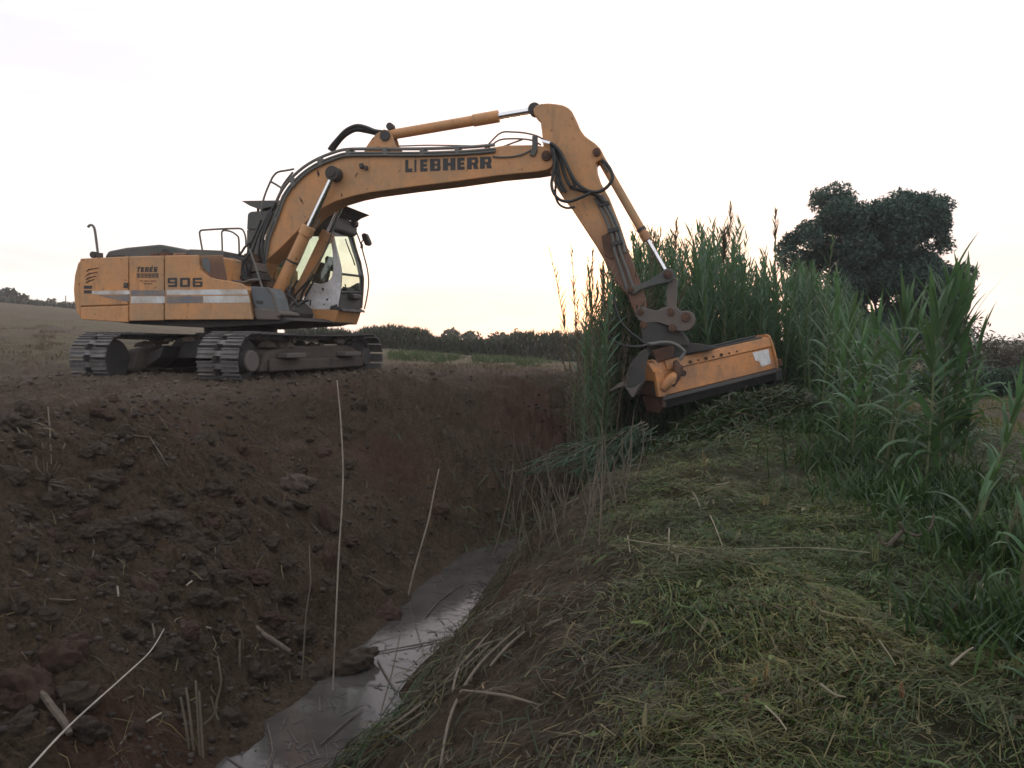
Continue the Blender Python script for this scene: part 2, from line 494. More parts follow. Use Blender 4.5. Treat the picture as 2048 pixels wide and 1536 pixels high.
# ------------------------------------------------------------------ the ground
def mown_mask(x, y, d):
    """1 where the bank has been mown and lies under clippings"""
    e = -d + 0.35 * fbm(x, y, 1.3, 3, 91)
    m = sstep(1.35, 2.2, e - 0.40 + 0.30 * sstep(4.5, 7.5, y))
    return m * (1 - sstep(10.5, 12.0, y)) * (1 - sstep(0.46, 0.62, x / np.maximum(y, 0.5) - 0.02 * (y - 3)) * sstep(3.5, 5.0, y))
def build_ground():
    a = np.concatenate([np.arange(-180, -46, 5.0), np.arange(-46, -40, 0.5), np.arange(-40, 6, 0.105), np.arange(6, 40, 0.2), np.arange(40, 46, 0.5), np.arange(46, 180, 5.0)])
    a = np.radians(a)
    r = np.concatenate([np.linspace(0.25, 1.6, 7)[:-1], np.geomspace(1.6, 3.2, 90)[:-1], np.geomspace(3.2, 11.5, 340)[:-1], np.geomspace(11.5, 40, 150)[:-1], np.geomspace(40, 4500, 70)])
    A, Rr = np.meshgrid(a, r)
    x = (np.sin(A) * Rr).ravel(); y = (np.cos(A) * Rr).ravel()
    z, d, patch, bank = ground(x, y, True, True)
    na, nr = len(a), len(r)
    i, j = np.meshgrid(np.arange(nr - 1), np.arange(na), indexing='ij')
    j2 = (j + 1) % na
    f = np.stack([i * na + j, i * na + j2, (i + 1) * na + j2, (i + 1) * na + j], -1).reshape(-1, 4)
    f = f[:, ::-1]
    verts = np.stack([x, y, z], -1)
    verts = np.vstack([verts, [[0, 0, gz(0, 0)]]])
    red = sstep(0.12, 0.42, fbm(x, y, 1.5, 3, 121)) * (d > 0) + 0.5 * sstep(0.15, 0.5, fbm(x, y, 1.1, 3, 131)) * (d < 0) * (d > -2.2)
    dry = sstep(2.9, 4.0, d + 0.5 * fbm(x, y, 1.4, 3, 141))
    mown = mown_mask(x, y, d)
    rr = np.hypot(x, y)
    field = sstep(15, 24, rr + 4 * fbm(x, y, 6, 2, 151)) * (d > 2) + sstep(2.6, 4.5, x - 0.30 * y + 0.5) * (d < 0) * sstep(4, 7, y)
    cols = np.stack([np.clip(red, 0, 1), dry, mown, np.clip(field, 0, 1)], -1)
    cols = np.vstack([cols, [[0, 0, 1, 0]]])
    m, nt, b = newmat('ground_soil')
    at = N(nt, 'ShaderNodeAttribute'); at.attribute_name = 'tint'
    sp = N(nt, 'ShaderNodeSeparateColor')
    nt.links.new(at.outputs['Color'], sp.inputs['Color'])
    n1 = noise_node(nt, 2.2, 8, 0.62); n2 = noise_node(nt, 14, 8, 0.65); n3 = noise_node(nt, 70, 5, 0.7)
    n4 = noise_node(nt, 0.22, 6, 0.6)
    soil = ramp(nt, n1.outputs['Fac'], [(0.3, (0.026, 0.017, 0.009)), (0.55, (0.047, 0.0315, 0.0175)), (0.75, (0.078, 0.054, 0.031))])
    soil = mixc(nt, ramp(nt, n2.outputs['Fac'], [(0.3, 0.0), (0.75, 0.7)]), soil, (0.084, 0.060, 0.039))
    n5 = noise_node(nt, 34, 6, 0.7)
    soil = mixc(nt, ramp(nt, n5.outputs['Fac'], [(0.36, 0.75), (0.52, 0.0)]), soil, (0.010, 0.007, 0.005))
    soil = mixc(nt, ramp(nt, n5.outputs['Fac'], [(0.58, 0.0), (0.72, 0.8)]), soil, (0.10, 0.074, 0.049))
    rmul = N(nt, 'ShaderNodeMath', operation='MULTIPLY'); rmul.inputs[1].default_value = 0.6
    nt.links.new(sp.outputs['Red'], rmul.inputs[0])
    soil = mixc(nt, rmul.outputs[0], soil, mixc(nt, n2.outputs['Fac'], (0.046, 0.020, 0.012), (0.075, 0.034, 0.022)))
    dryc = ramp(nt, n2.outputs['Fac'], [(0.3, (0.054, 0.041, 0.030)), (0.7, (0.118, 0.090, 0.064))])
    dryc = mixc(nt, ramp(nt, n1.outputs['Fac'], [(0.4, 0.0), (0.75, 0.6)]), dryc, (0.066, 0.040, 0.029))
    c = mixc(nt, sp.outputs['Green'], soil, dryc)
    litter = ramp(nt, n2.outputs['Fac'], [(0.3, (0.022, 0.024, 0.010)), (0.6, (0.045, 0.042, 0.020)), (0.8, (0.085, 0.07, 0.036))])
    c = mixc(nt, sp.outputs['Blue'], c, litter)
    fld = ramp(nt, n4.outputs['Fac'], [(0.32, (0.084, 0.065, 0.048)), (0.5, (0.125, 0.106, 0.058)), (0.66, (0.085, 0.096, 0.042))])
    fld = mixc(nt, ramp(nt, noise_node(nt, 1.1, 7, 0.7).outputs['Fac'], [(0.4, 0.0), (0.62, 0.75)]), fld, (0.058, 0.044, 0.034))
    fld = mixc(nt, ramp(nt, n2.outputs['Fac'], [(0.4, 0.0), (0.7, 0.6)]), fld, (0.05, 0.038, 0.03))
    c = mixc(nt, at.outputs['Alpha'], c, fld)
    nt.links.new(c, b.inputs['Base Color'])
    b.inputs['Roughness'].default_value = 0.92
    b.inputs['Specular IOR Level'].default_value = 0.25
    h = N(nt, 'ShaderNodeMath', operation='MULTIPLY_ADD')
    nt.links.new(n3.outputs['Fac'], h.inputs[0]); h.inputs[1].default_value = 0.6
    nt.links.new(n2.outputs['Fac'], h.inputs[2])
    bump(nt, b, h.outputs[0], 1.0, 0.045)
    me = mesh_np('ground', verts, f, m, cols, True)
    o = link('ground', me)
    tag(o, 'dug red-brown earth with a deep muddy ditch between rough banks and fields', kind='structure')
    return o
build_ground()

def build_water():
    m, nt, b = newmat('muddy_water')
    n = noise_node(nt, 3.0, 4, 0.5)
    c = ramp(nt, n.outputs['Fac'], [(0.3, (0.040, 0.037, 0.035)), (0.7, (0.070, 0.065, 0.062))])
    nt.links.new(c, b.inputs['Base Color'])
    b.inputs['Roughness'].default_value = 0.09
    b.inputs['Specular IOR Level'].default_value = 0.5
    b.inputs['IOR'].default_value = 1.33
    n2 = noise_node(nt, 9, 3, 0.5)
    bump(nt, b, n2.outputs['Fac'], 0.035, 0.02)
    pts = []; n_ = len(_line)
    nrm = np.stack([-_tan[:, 1], _tan[:, 0]], -1)
    Lp = _line + nrm * 0.75; Rp = _line - nrm * 0.75
    k = [i for i in range(n_) if _line[i, 0] < 40]
    v = [(*Lp[i], WATER_Z) for i in k] + [(*Rp[i], WATER_Z) for i in k]
    q = len(k)
    f = [(i, i + q, i + q + 1, i + 1) for i in range(q - 1)]
    me = mesh_np('ditch_water', v, f, m)
    tag(link('ditch_water', me), 'shallow muddy ditch water reflecting the pale evening sky', kind='structure')
build_water()

# ------------------------------------------------------------------ the excavator
CX, CY = -4.65, 14.2
PHI = math.radians(12.0)
E1 = Vector((math.cos(PHI), -math.sin(PHI), 0))          # the way the boom points
RT = Vector((-math.sin(PHI), -math.cos(PHI), 0))         # the machine's right side
CEN = Vector((CX, CY, 0))
def U(a, b, z):
    return CEN + E1 * a + RT * b + Vector((0, 0, z))
def on_plane(px, py, b):
    """point of the machine's upright plane at lateral offset b seen at a photograph pixel"""
    d = ray(px, py)
    t = ((CEN + RT * b) - EYE).dot(RT) / d.dot(RT)
    return EYE + d * t
def outline(pts, b):
    return [on_plane(x, y, b) for x, y in pts]
GZ = 0.86
dig = empty('excavator', (CX, CY, GZ), 'orange crawler excavator standing on the ditch bank with its boom reaching out', 'excavator')
def part(name, pts, b0, b1, mat, parent=None, bevel=0.012, seg=2):
    return MB().prism(outline(pts, b0), RT * (b1 - b0)).build(name, M[mat], parent or dig, bevel, seg=seg)
def tubes(name, paths, b, r, mat, parent=None, smooth=4, seg=8):
    mb = MB()
    for i, p in enumerate(paths):
        bb = b[i] if isinstance(b, (list, tuple)) else b
        rr = r[i] if isinstance(r, (list, tuple)) and isinstance(r[0], (list, tuple)) else r
        mb.tube([on_plane(x, y, bb) for x, y in p], rr, seg, smooth)
    return mb.build(name, M[mat], parent or dig, smooth=True)

# --- undercarriage
TH = math.radians(70.0)
TU = Vector((math.cos(TH), math.sin(TH), 0)); TV = Vector((-math.sin(TH), math.cos(TH), 0))
def T(u, v, z): return CEN + TU * u + TV * v + Vector((0, 0, z))
TZ0, TR, LC, SHW = 0.845, 0.40, 3.36, 0.72
def make_shoe():
    """one triple-grouser plate with mud holes; x along the chain, y across, z outwards"""
    mb = MB()
    P = 0.178
    def bx(x0, x1, y0, y1, z0, z1):
        mb.box(((x0 + x1) / 2, (y0 + y1) / 2, (z0 + z1) / 2), ((x1 - x0) / 2, 0, 0), (0, (y1 - y0) / 2, 0), (0, 0, (z1 - z0) / 2))
    h = SHW / 2
    bx(-P * 0.43, P * 0.43, -h, -0.07, 0, 0.014); bx(-P * 0.43, P * 0.43, 0.07, h, 0, 0.014)
    bx(-P * 0.22, P * 0.22, -0.07, 0.07, 0.001, 0.013)
    for x in (-0.068, 0.0, 0.068):
        bx(x - 0.008, x + 0.008, -h + 0.004, -0.072, 0.0142, 0.034); bx(x - 0.008, x + 0.008, 0.072, h - 0.004, 0.0142, 0.034)
    bx(-P * 0.5, P * 0.45, -0.11, -0.075, -0.07, -0.001); bx(-P * 0.5, P * 0.45, 0.075, 0.11, -0.07, -0.001)   # chain links
    me = bpy.data.meshes.new('track_shoe')
    me.from_pydata([tuple(p) for p in mb.v], [], mb.f)
    bm = bmesh.new(); bm.from_mesh(me); bmesh.ops.recalc_face_normals(bm, faces=bm.faces); bm.to_mesh(me); bm.free()
    me.materials.append(M['shoe'])
    return me
shoe_me = make_shoe()
def loop_point(s):
    """point and outward direction along the track loop (u, z)"""
    r = TR; half = LC / 2; arc = math.pi * r; per = 2 * LC + 2 * arc
    s = s % per
    zc = TZ0 + 0.045 + r
    if s < LC: return (-half + s, zc + r - 0.02 * math.sin(math.pi * s / LC) * 1.5, 0, 1)
    s -= LC
    if s < arc: a = math.pi / 2 - s / r; return (half + r * math.cos(a), zc + r * math.sin(a), math.cos(a), math.sin(a))
    s -= arc
    if s < LC: return (half - s, zc - r, 0, -1)
    s -= LC
    a = -math.pi / 2 - s / r
    return (-half + r * math.cos(a), zc + r * math.sin(a), math.cos(a), math.sin(a))
PER = 2 * LC + 2 * math.pi * TR
def track(side, label):
    v0 = 1.215 * side                                      # side -1 is the near track
    out = TV * side
    zc = TZ0 + 0.045 + TR
    # frame: the part itself; everything that turns with it is a sub-part
    mb = MB()
    prof = [(-1.42, zc - 0.17), (-1.30, zc + 0.12), (-0.6, zc + 0.215), (1.1, zc + 0.215), (1.5, zc + 0.10), (1.55, zc - 0.17)]
    mb.prism([T(u, v0, z) - out * 0.2 for u, z in prof], out * 0.43)
    mb.prism([T(-1.25, v0, zc - 0.175) + out * 0.2315, T(1.5, v0, zc - 0.175) + out * 0.2315, T(1.5, v0, zc + 0.0) + out * 0.2315, T(-1.25, v0, zc + 0.02) + out * 0.2315], out * 0.06)
    fr = mb.build('track', M['mud'], dig, 0.03)
    fr['label'] = label
    n = int(round(PER / 0.182))
    for i in range(n):
        u, z, nu, nz = loop_point(i * PER / n + 0.03)
        nrm = TU * nu + Vector((0, 0, nz))
        y = out * 1.0
        x = y.cross(nrm)
        o = link('track_shoe', shoe_me, fr)
        jit = rnd.uniform(-0.03, 0.03)
        Mx = Matrix((x, y, nrm)).transposed().to_4x4() @ Matrix.Rotation(jit, 4, 'Y')
        Mx.translation = T(u, v0, z) + nrm * 0.005 - Vector(dig.location)
        o.matrix_basis = Mx
    for u, nm in ((-LC / 2, 'idler_wheel'), (LC / 2, 'drive_sprocket')):
        w = MB()
        c = T(u, v0, zc)
        w.cyl(c - out * 0.09, c + out * 0.09, 0.335, None, 28)
        w.cyl(c + out * 0.0901, c + out * 0.22, 0.20, 0.17, 24)
        w.cyl(c + out * 0.2201, c + out * 0.26, 0.165, 0.155, 24)
        if nm == 'drive_sprocket':
            for k in range(16):
                a = 2 * math.pi * k / 16
                dvec = TU * math.cos(a) + Vector((0, 0, math.sin(a)))
                w.box(c + dvec * 0.345, dvec * 0.025, dvec.cross(out) * 0.03, out * 0.04)
        w.build(nm, M['dark'], fr, 0.01)
        if nm == 'idler_wheel':
            h = MB()
            h.cyl(c + out * 0.262, c + out * 0.30, 0.168, 0.15, 24)
            h.build('hub_cap', M['steel'], fr, 0.012)
    for k in range(8):
        u = -1.2 + 2.5 * k / 7
        w = MB(); c = T(u, v0, zc - 0.27)
        w.cyl(c - out * 0.16, c + out * 0.16, 0.085, None, 16)
        w.cyl(c + out * 0.1601, c + out * 0.21, 0.05, None, 12)
        w.build('track_roller', M['mud'], fr)
    for u in (-0.55, 0.75):
        w = MB(); c = T(u, v0, zc + 0.30)
        w.cyl(c - out * 0.12, c + out * 0.2, 0.062, None, 16)
        w.cyl(c + out * 0.2001, c + out * 0.24, 0.045, None, 12)
        w.build('carrier_roller', M['mud'], fr)
    for u, L in ((-0.75, 0.26), (0.95, 0.26)):
        w = MB(); w.box(T(u, v0, zc + 0.07) + out * 0.33, TU * L, out * 0.09, Vector((0, 0, 0.035)))
        w.build('step', M['steel'], fr, 0.01)
    w = MB(); w.box(T(0.45, v0, zc - 0.05) + out * 0.2935, TU * 0.05, out * 0.004, Vector((0, 0, 0.05)))
    w.build('grease_hatch', M['dark'], fr)
    # clods lying on the track frame
    for k in range(9):
        p = T(rnd.uniform(-1.1, 1.2), v0, zc + 0.215) + out * rnd.uniform(-0.1, 0.2)
        w = MB(); s_ = rnd.uniform(0.04, 0.09)
        w.tube([p + Vector((0, 0, -0.02)), p + Vector((0, 0, s_ * 0.5)), p + Vector((0, 0, s_))], [s_ * 1.7, s_ * 1.2, s_ * 0.3], 7)
        w.build('caked_mud', M['soilpile'], fr)
    return fr
track(-1, 'near mud-caked crawler track')
track(1, 'far mud-caked crawler track')
mb = MB()
mb.prism([T(-0.75, v, z) for v, z in [(-1.02, 1.12), (-0.72, 1.30), (0.72, 1.30), (1.02, 1.12), (1.02, 1.34), (0.72, 1.62), (-0.72, 1.62), (-1.02, 1.34)]], TU * 1.5)
mb.prism([T(-1.15, v, z) for v, z in [(-1.0, 1.15), (-0.7, 1.32), (-0.62, 1.5), (-1.0, 1.36)]], TU * 0.39)
mb.prism([T(-1.15, v, z) for v, z in [(1.0, 1.15), (0.7, 1.32), (0.62, 1.5), (1.0, 1.36)]], TU * 0.39)
mb.build('undercarriage_frame', M['dark'], dig, 0.02)
mb = MB(); mb.cyl(CEN + Vector((0, 0, 1.625)), CEN + Vector((0, 0, 1.72)), 0.74, None, 40)
mb.cyl(CEN + Vector((0, 0, 1.7203)), CEN + Vector((0, 0, 1.90)), 0.60, None, 40)
mb.build('swing_ring', M['dark'], dig, 0.01)
# soil heaped on the undercarriage top
mb = MB()
for k in range(14):
    p = T(rnd.uniform(-0.95, -0.3), rnd.uniform(-0.75, 0.9), 1.60); s_ = rnd.uniform(0.05, 0.12)
    mb.tube([p + Vector((0, 0, -0.03)), p + Vector((0, 0, s_ * 0.4)), p + Vector((0, 0, s_ * 0.8))], [s_ * 1.8, s_ * 1.3, s_ * 0.3], 8)
o = mb.build('soil_on_undercarriage', M['soilpile'], dig); o['kind'] = 'stuff'

# --- upper structure
part('chassis', [(190, 637), (562, 633), (592, 641), (560, 648), (420, 656), (262, 648)], 1.12, -1.2, 'dark', bevel=0.02)
house = part('engine_house', [(163.5, 521), (262, 515), (400, 513), (446, 513), (447, 636), (163.5, 636)], 1.255, -1.3, 'orange', bevel=0.05, seg=3)
part('front_box', [(447.6, 566), (480, 571), (493, 580), (501, 620), (505, 636), (447.6, 636)], 1.25, 0.45, 'orange', bevel=0.03)
part('counterweight', [(162.3, 516.5), (154, 526), (147.5, 551), (145.2, 578), (147, 604), (152, 626), (162.3, 639)], 1.27, -1.27, 'orange', bevel=0.07, seg=4)
def stripe(parent, pts, mat, name='stripe'):
    o = part(name, pts, 1.3015, 1.3045, mat, parent, bevel=0)
    return o
p1 = part('side_panel', [(163.8, 517.5), (259.6, 513.3), (259.6, 609.2), (163.8, 612.4)], 1.257, 1.30, 'orange', bevel=0.014)
p1['label'] = 'rear side panel with slots, louvres and a latch'
p1b = part('lower_panel', [(163.8, 614.4), (259.6, 611.2), (259.6, 645), (200, 641.5), (165.5, 638.5)], 1.257, 1.30, 'orange', bevel=0.014)
p2 = part('side_panel', [(261.6, 513.2), (330.5, 511.6), (330.5, 641), (261.6, 642)], 1.257, 1.30, 'orange', bevel=0.014)
p2['label'] = 'middle side panel with lettering'
p3 = part('side_panel', [(332.6, 511.5), (400, 510.6), (401.5, 531), (407, 543), (416, 551.5), (432, 557.5), (460, 562), (485.5, 567), (493, 573), (499.6, 593), (504, 621.5), (508.5, 639), (332.6, 640)], 1.257, 1.30, 'orange', bevel=0.014)
p3['label'] = 'front side panel with the number 906 and a swept front edge'
part('recess_panel', [(401, 511.5), (446, 510), (455.5, 561), (440, 560), (420, 552), (408, 540), (402.5, 528)], 1.2565, 1.275, 'orange_arm')
part('tank_patch', [(404, 516), (416, 515), (421, 534), (420, 547), (412, 541), (405, 530)], 1.2755, 1.2785, 'grey_blue', bevel=0)
stripe(p1, [(183, 582), (259, 581), (259, 588.5), (185, 588.7)], 'stripe_white')
stripe(p1, [(196, 590.2), (259, 590.0), (259, 603.5), (236, 600), (212, 595)], 'stripe_grey')
stripe(p2, [(262.3, 580.5), (329.8, 580.3), (329.8, 591.3), (262.3, 591.6)], 'stripe_grey_pale' if 'stripe_grey_pale' in M else 'stripe_grey')
stripe(p2, [(262.3, 592.8), (329.8, 592.4), (329.8, 606.4), (262.3, 606.8)], 'stripe_white')
stripe(p3, [(333.5, 579.8), (493.5, 578.8), (496, 589), (333.5, 590)], 'stripe_white')
stripe(p3, [(333.5, 592.6), (406, 592.3), (406, 606), (333.5, 606.5)], 'stripe_grey')
stripe(p3, [(406.6, 592.2), (497.5, 591.6), (501, 605.2), (406.6, 606)], 'stripe_white')
for y in (574.3, 583.6):
    part('slot', [(168, y - 3), (184, y - 3), (184, y + 3), (168, y + 3)], 1.3015, 1.3045, 'letter', p1, 0)
for k, y in enumerate((540, 548.5, 556.5, 563)):
    part('louvre', [(171 + 0.5 * (3 - k), y + 2), (178, y - 2.4), (198 - 3 * k, y - 5.0), (198 - 3 * k, y - 3.6), (180, y - 0.6), (173, y + 3.4)], 1.3015, 1.307, 'rust', p1, 0)
lt = part('latch', [(247.5, 565.5), (256.5, 565.5), (256.5, 576), (247.5, 576)], 1.3015, 1.306, 'dark', p1, 0)
part('latch_handle', [(250.5, 567.5), (253.5, 567.5), (253.5, 571.5), (250.5, 571.5)], 1.3065, 1.316, 'grey_blue', lt, 0)

# lettering cut from thin sheet
GLY = {   # strokes of heavy block letters on a 10 x 10 field: rectangles / quads
 'L': [[(0, 0), (4, 0), (4, 10), (0, 10)], [(4.01, 0), (9, 0), (9, 3), (4.01, 3)]],
 'I': [[(0, 0), (4.4, 0), (4.4, 10), (0, 10)]],
 'E': [[(0, 0), (4.2, 0), (4.2, 10), (0, 10)], [(4.21, 0), (9, 0), (9, 2.6), (4.21, 2.6)], [(4.21, 3.9), (8.3, 3.9), (8.3, 6.2), (4.21, 6.2)], [(4.21, 7.4), (9, 7.4), (9, 10), (4.21, 10)]],
 'B': [[(0, 0), (4.2, 0), (4.2, 10), (0, 10)], [(4.21, 0), (8.2, 0), (9.6, 1.0), (9.6, 1.9), (4.21, 1.9)], [(4.21, 4.2), (9.2, 4.2), (9.2, 5.9), (4.21, 5.9)], [(4.21, 8.1), (9.4, 8.1), (9.4, 9.2), (8.0, 10), (4.21, 10)], [(6.6, 1.91), (9.6, 1.91), (9.6, 4.19), (6.6, 4.19)], [(6.6, 5.91), (9.4, 5.91), (9.4, 8.09), (6.6, 8.09)]],
 'H': [[(0, 0), (4, 0), (4, 10), (0, 10)], [(4.01, 3.7), (6, 3.7), (6, 6.3), (4.01, 6.3)], [(6.01, 0), (10, 0), (10, 10), (6.01, 10)]],
 'R': [[(0, 0), (4.2, 0), (4.2, 10), (0, 10)], [(4.21, 7.9), (9, 7.9), (9.8, 9), (8.6, 10), (4.21, 10)], [(4.21, 3.7), (8.6, 3.7), (9.8, 4.8), (9.8, 5.6), (4.21, 5.6)], [(6.8, 5.61), (9.8, 5.61), (9.8, 7.89), (6.8, 7.89)], [(5.2, 3.69), (6.0, 0), (10.2, 0), (9.0, 3.69)]],
 '9': [[(0.6, 0), (9.4, 0), (10, 0.7), (10, 2.2), (0.6, 2.2)], [(7.6, 2.21), (10, 2.21), (10, 7.79), (7.6, 7.79)], [(0, 7.8), (10, 7.8), (10, 9.4), (9.4, 10), (0.6, 10), (0, 9.4)], [(0, 4.0), (2.4, 4.0), (2.4, 7.79), (0, 7.79)], [(2.41, 4.0), (7.59, 4.0), (7.59, 5.7), (2.41, 5.7)]],
 '0': [[(0, 0.7), (0.6, 0), (9.4, 0), (10, 0.7), (10, 2.2), (0, 2.2)], [(0, 2.21), (2.5, 2.21), (2.5, 7.79), (0, 7.79)], [(7.5, 2.21), (10, 2.21), (10, 7.79), (7.5, 7.79)], [(0, 7.8), (10, 7.8), (10, 9.4), (9.4, 10), (0.6, 10), (0, 9.4)]],
 '6': [[(0, 0.7), (0.6, 0), (9.4, 0), (10, 0.7), (10, 2.2), (0, 2.2)], [(0, 2.21), (2.4, 2.21), (2.4, 7.79), (0, 7.79)], [(0, 7.8), (9.4, 7.8), (9.4, 10), (0.6, 10), (0, 9.4)], [(7.6, 2.21), (10, 2.21), (10, 6.0), (7.6, 6.0)], [(2.41, 4.3), (7.59, 4.3), (7.59, 6.0), (2.41, 6.0)]],
 'T': [[(0, 7.4), (10, 7.4), (10, 10), (0, 10)], [(3.3, 0), (6.7, 0), (6.7, 7.39), (3.3, 7.39)]],
 'S': [[(0, 0), (9.6, 0), (9.6, 2.4), (0, 2.4)], [(6.2, 2.41), (9.6, 2.41), (9.6, 3.8), (6.2, 3.8)], [(0.4, 3.81), (9.6, 3.81), (9.6, 6.2), (0.4, 6.2)], [(0.4, 6.21), (3.8, 6.21), (3.8, 7.6), (0.4, 7.6)], [(0.4, 7.61), (10, 7.61), (10, 10), (0.4, 10)]],
}
def letter(ch, quad, b, parent, mat='letter', slant=0.0):
    """quad: bottom-left, bottom-right, top-right, top-left in photograph pixels"""
    (ax, ay), (bx, by), (cx, cy), (dx, dy) = quad
    mb = MB()
    for st in GLY[ch]:
        pts = []
        for u, v in st:
            u, v = u / 10 + slant * (v / 10 - 0.5), v / 10
            x = (ax * (1 - u) + bx * u) * (1 - v) + (dx * (1 - u) + cx * u) * v
            y = (ay * (1 - u) + by * u) * (1 - v) + (dy * (1 - u) + cy * u) * v
            pts.append(on_plane(x, y, b))
        mb.prism(pts, RT * 0.003)
    return mb.build('letter', M[mat], parent)
for ch, x0, x1 in (('9', 335.5, 354.5), ('0', 360, 380), ('6', 385.5, 405)):
    letter(ch, [(x0, 574), (x1, 573.7), (x1, 555.5), (x0, 555.8)], 1.302, p3)
for k, ch in enumerate('TERES'):
    x0 = 273.5 + k * 8.5
    letter(ch, [(x0, 544), (x0 + 7, 544), (x0 + 7, 534.4 - 0.15 * k), (x0, 534.4 - 0.15 * k)], 1.302, p2, slant=0.22)
# the second line is an unreadable block of smudged characters, the small lines below are faint bars
for k in range(6):
    x0 = 273.8 + k * 7.4
    mb = MB()
    for q in ([(x0, 547), (x0 + 6.4, 547), (x0 + 6.4, 549), (x0, 549)], [(x0, 550.2), (x0 + 6.2, 550.2), (x0 + 6.2, 551.8), (x0, 551.8)], [(x0 + 0.4, 553), (x0 + 6.2, 553), (x0 + 6.2, 555), (x0 + 0.4, 555)]):
        mb.prism(outline(q, 1.302), RT * 0.003)
    mb.build('smudged_print', M['letter'], p2)
for (x0, x1, y) in ((280, 286, 561.8), (288, 298, 562), (300, 312, 562), (287, 294, 567.3), (295.5, 304, 567.3)):
    part('small_print', [(x0, y - 0.7), (x1, y - 0.7), (x1, y + 0.7), (x0, y + 0.7)], 1.302, 1.305, 'rust', p2, 0)

# --- things on top of the engine house
part('engine_hood', [(208, 517), (211, 510), (216, 502), (251, 495), (317, 488.6), (325, 489.4), (373, 500), (380, 505), (380, 517)], 0.85, -0.75, 'dark_green', bevel=0.03)
part('hood_box', [(370, 516), (373, 500), (380, 498), (440, 500.5), (447, 503), (447, 516)], 1.05, 0.2, 'dark_green', bevel=0.02)
for (x0, x1, y0, y1, mt) in ((300, 314, 505, 512, 'rust'), (318, 336, 503, 512, 'rust'), (345, 372, 505, 513, 'orange_arm'), (222, 240, 508, 514, 'dark'), (322, 328, 497, 505, 'dark')):
    part('hood_fitting', [(x0, y1), (x0 + 1, y0 + 1), (x1 - 2, y0), (x1, y1)], 1.1, 0.95, mt)
tubes('exhaust_pipe', [[(197, 514), (194, 492), (190.5, 465), (188, 455), (184, 450.5), (179, 450.8), (176, 454.5)]], 0.95, 0.021, 'pipe')
mb = MB(); pc = on_plane(190, 510, 0.95); mb.cyl(pc - RT * 0.06, pc + RT * 0.06, 0.055, None, 14); mb.cyl(pc + E1 * 0.08 - Vector((0, 0, 0.06)), pc + E1 * 0.08 + Vector((0, 0, 0.03)), 0.06, None, 12)
mb.build('exhaust_clamp', M['dark'], dig)
tubes('handrail', [[(404.7, 500), (401.5, 482), (399.2, 467), (400.5, 462.4), (404, 460.4), (420, 459.2), (445.7, 457.6), (470, 457), (481, 457.3), (487, 462), (491, 474), (492, 492)]], 1.0, 0.016, 'pipe', smooth=3)
tubes('handrail', [[(444.6, 503), (444, 480), (443.4, 466), (446, 461.5), (452, 461), (464, 464), (474, 471), (477.5, 479), (478.5, 512)]], 0.55, 0.016, 'pipe', smooth=3)

# --- boom foot, valves, steps between the house and the boom
part('boom_foot_bracket', [(493, 560), (512, 552), (548, 572), (556, 600), (560, 637), (498, 637)], 0.40, -0.40, 'rust', bevel=0.02)
part('valve_block', [(456, 522), (472, 512), (487, 517), (492, 540), (494, 563), (470, 560), (458, 548)], 0.7, 0.1, 'dark', bevel=0.02)
for q, bb, mt in (([(487, 507), (500, 505), (505, 522), (491, 526)], 0.55, 'rust'), ([(491, 528), (512, 524), (516, 542), (495, 545)], 0.62, 'steel'), ([(447, 512), (462, 515), (472, 524), (462, 526), (449, 522)], 0.9, 'grey_blue'), ([(500, 546), (519, 544), (521, 559), (503, 561)], 0.6, 'dark')):
    part('valve_housing', q, bb, bb - 0.35, mt)
tubes('valve_hose', [[(458, 528), (466, 540), (478, 552), (493, 560)], [(463, 520), (476, 530), (486, 548), (490, 566)], [(470, 514), (482, 506), (490, 494), (500, 486)], [(487, 560), (497, 545), (503, 522), (498, 500)], [(480, 566), (500, 563), (516, 560), (521, 548)], [(476, 552), (484, 535), (490, 520), (505, 500)]], [0.75, 0.72, 0.6, 0.66, 0.8, 0.7], 0.021, 'hose')
tubes('grab_rail', [[(499, 498), (505, 515), (512, 536), (520, 562), (531, 592)]], 0.98, 0.017, 'pipe')
tubes('grab_rail', [[(455, 561), (470, 562), (488, 564), (500, 560), (520, 559)]], 1.0, 0.017, 'pipe')
st = part('step_plate', [(501.5, 572.5), (534, 575), (541, 583), (547, 596), (553, 622), (520, 618), (509, 613), (503, 590)], 1.2, 0.75, 'grey_blue', bevel=0.012)
tubes('step_edge', [[(534, 575), (541, 582), (548, 597), (554, 623)]], 1.21, 0.018, 'steel', st)
part('step_slot', [(512, 601), (527, 602), (526, 609), (513, 607)], 1.2015, 1.2045, 'dark', st, 0)
part('lower_step', [(507, 614.5), (545, 619), (552, 621), (563, 625), (563.5, 630), (554, 634), (556, 640), (512, 639.5), (509, 628)], 1.22, 0.6, 'steel', bevel=0.02)

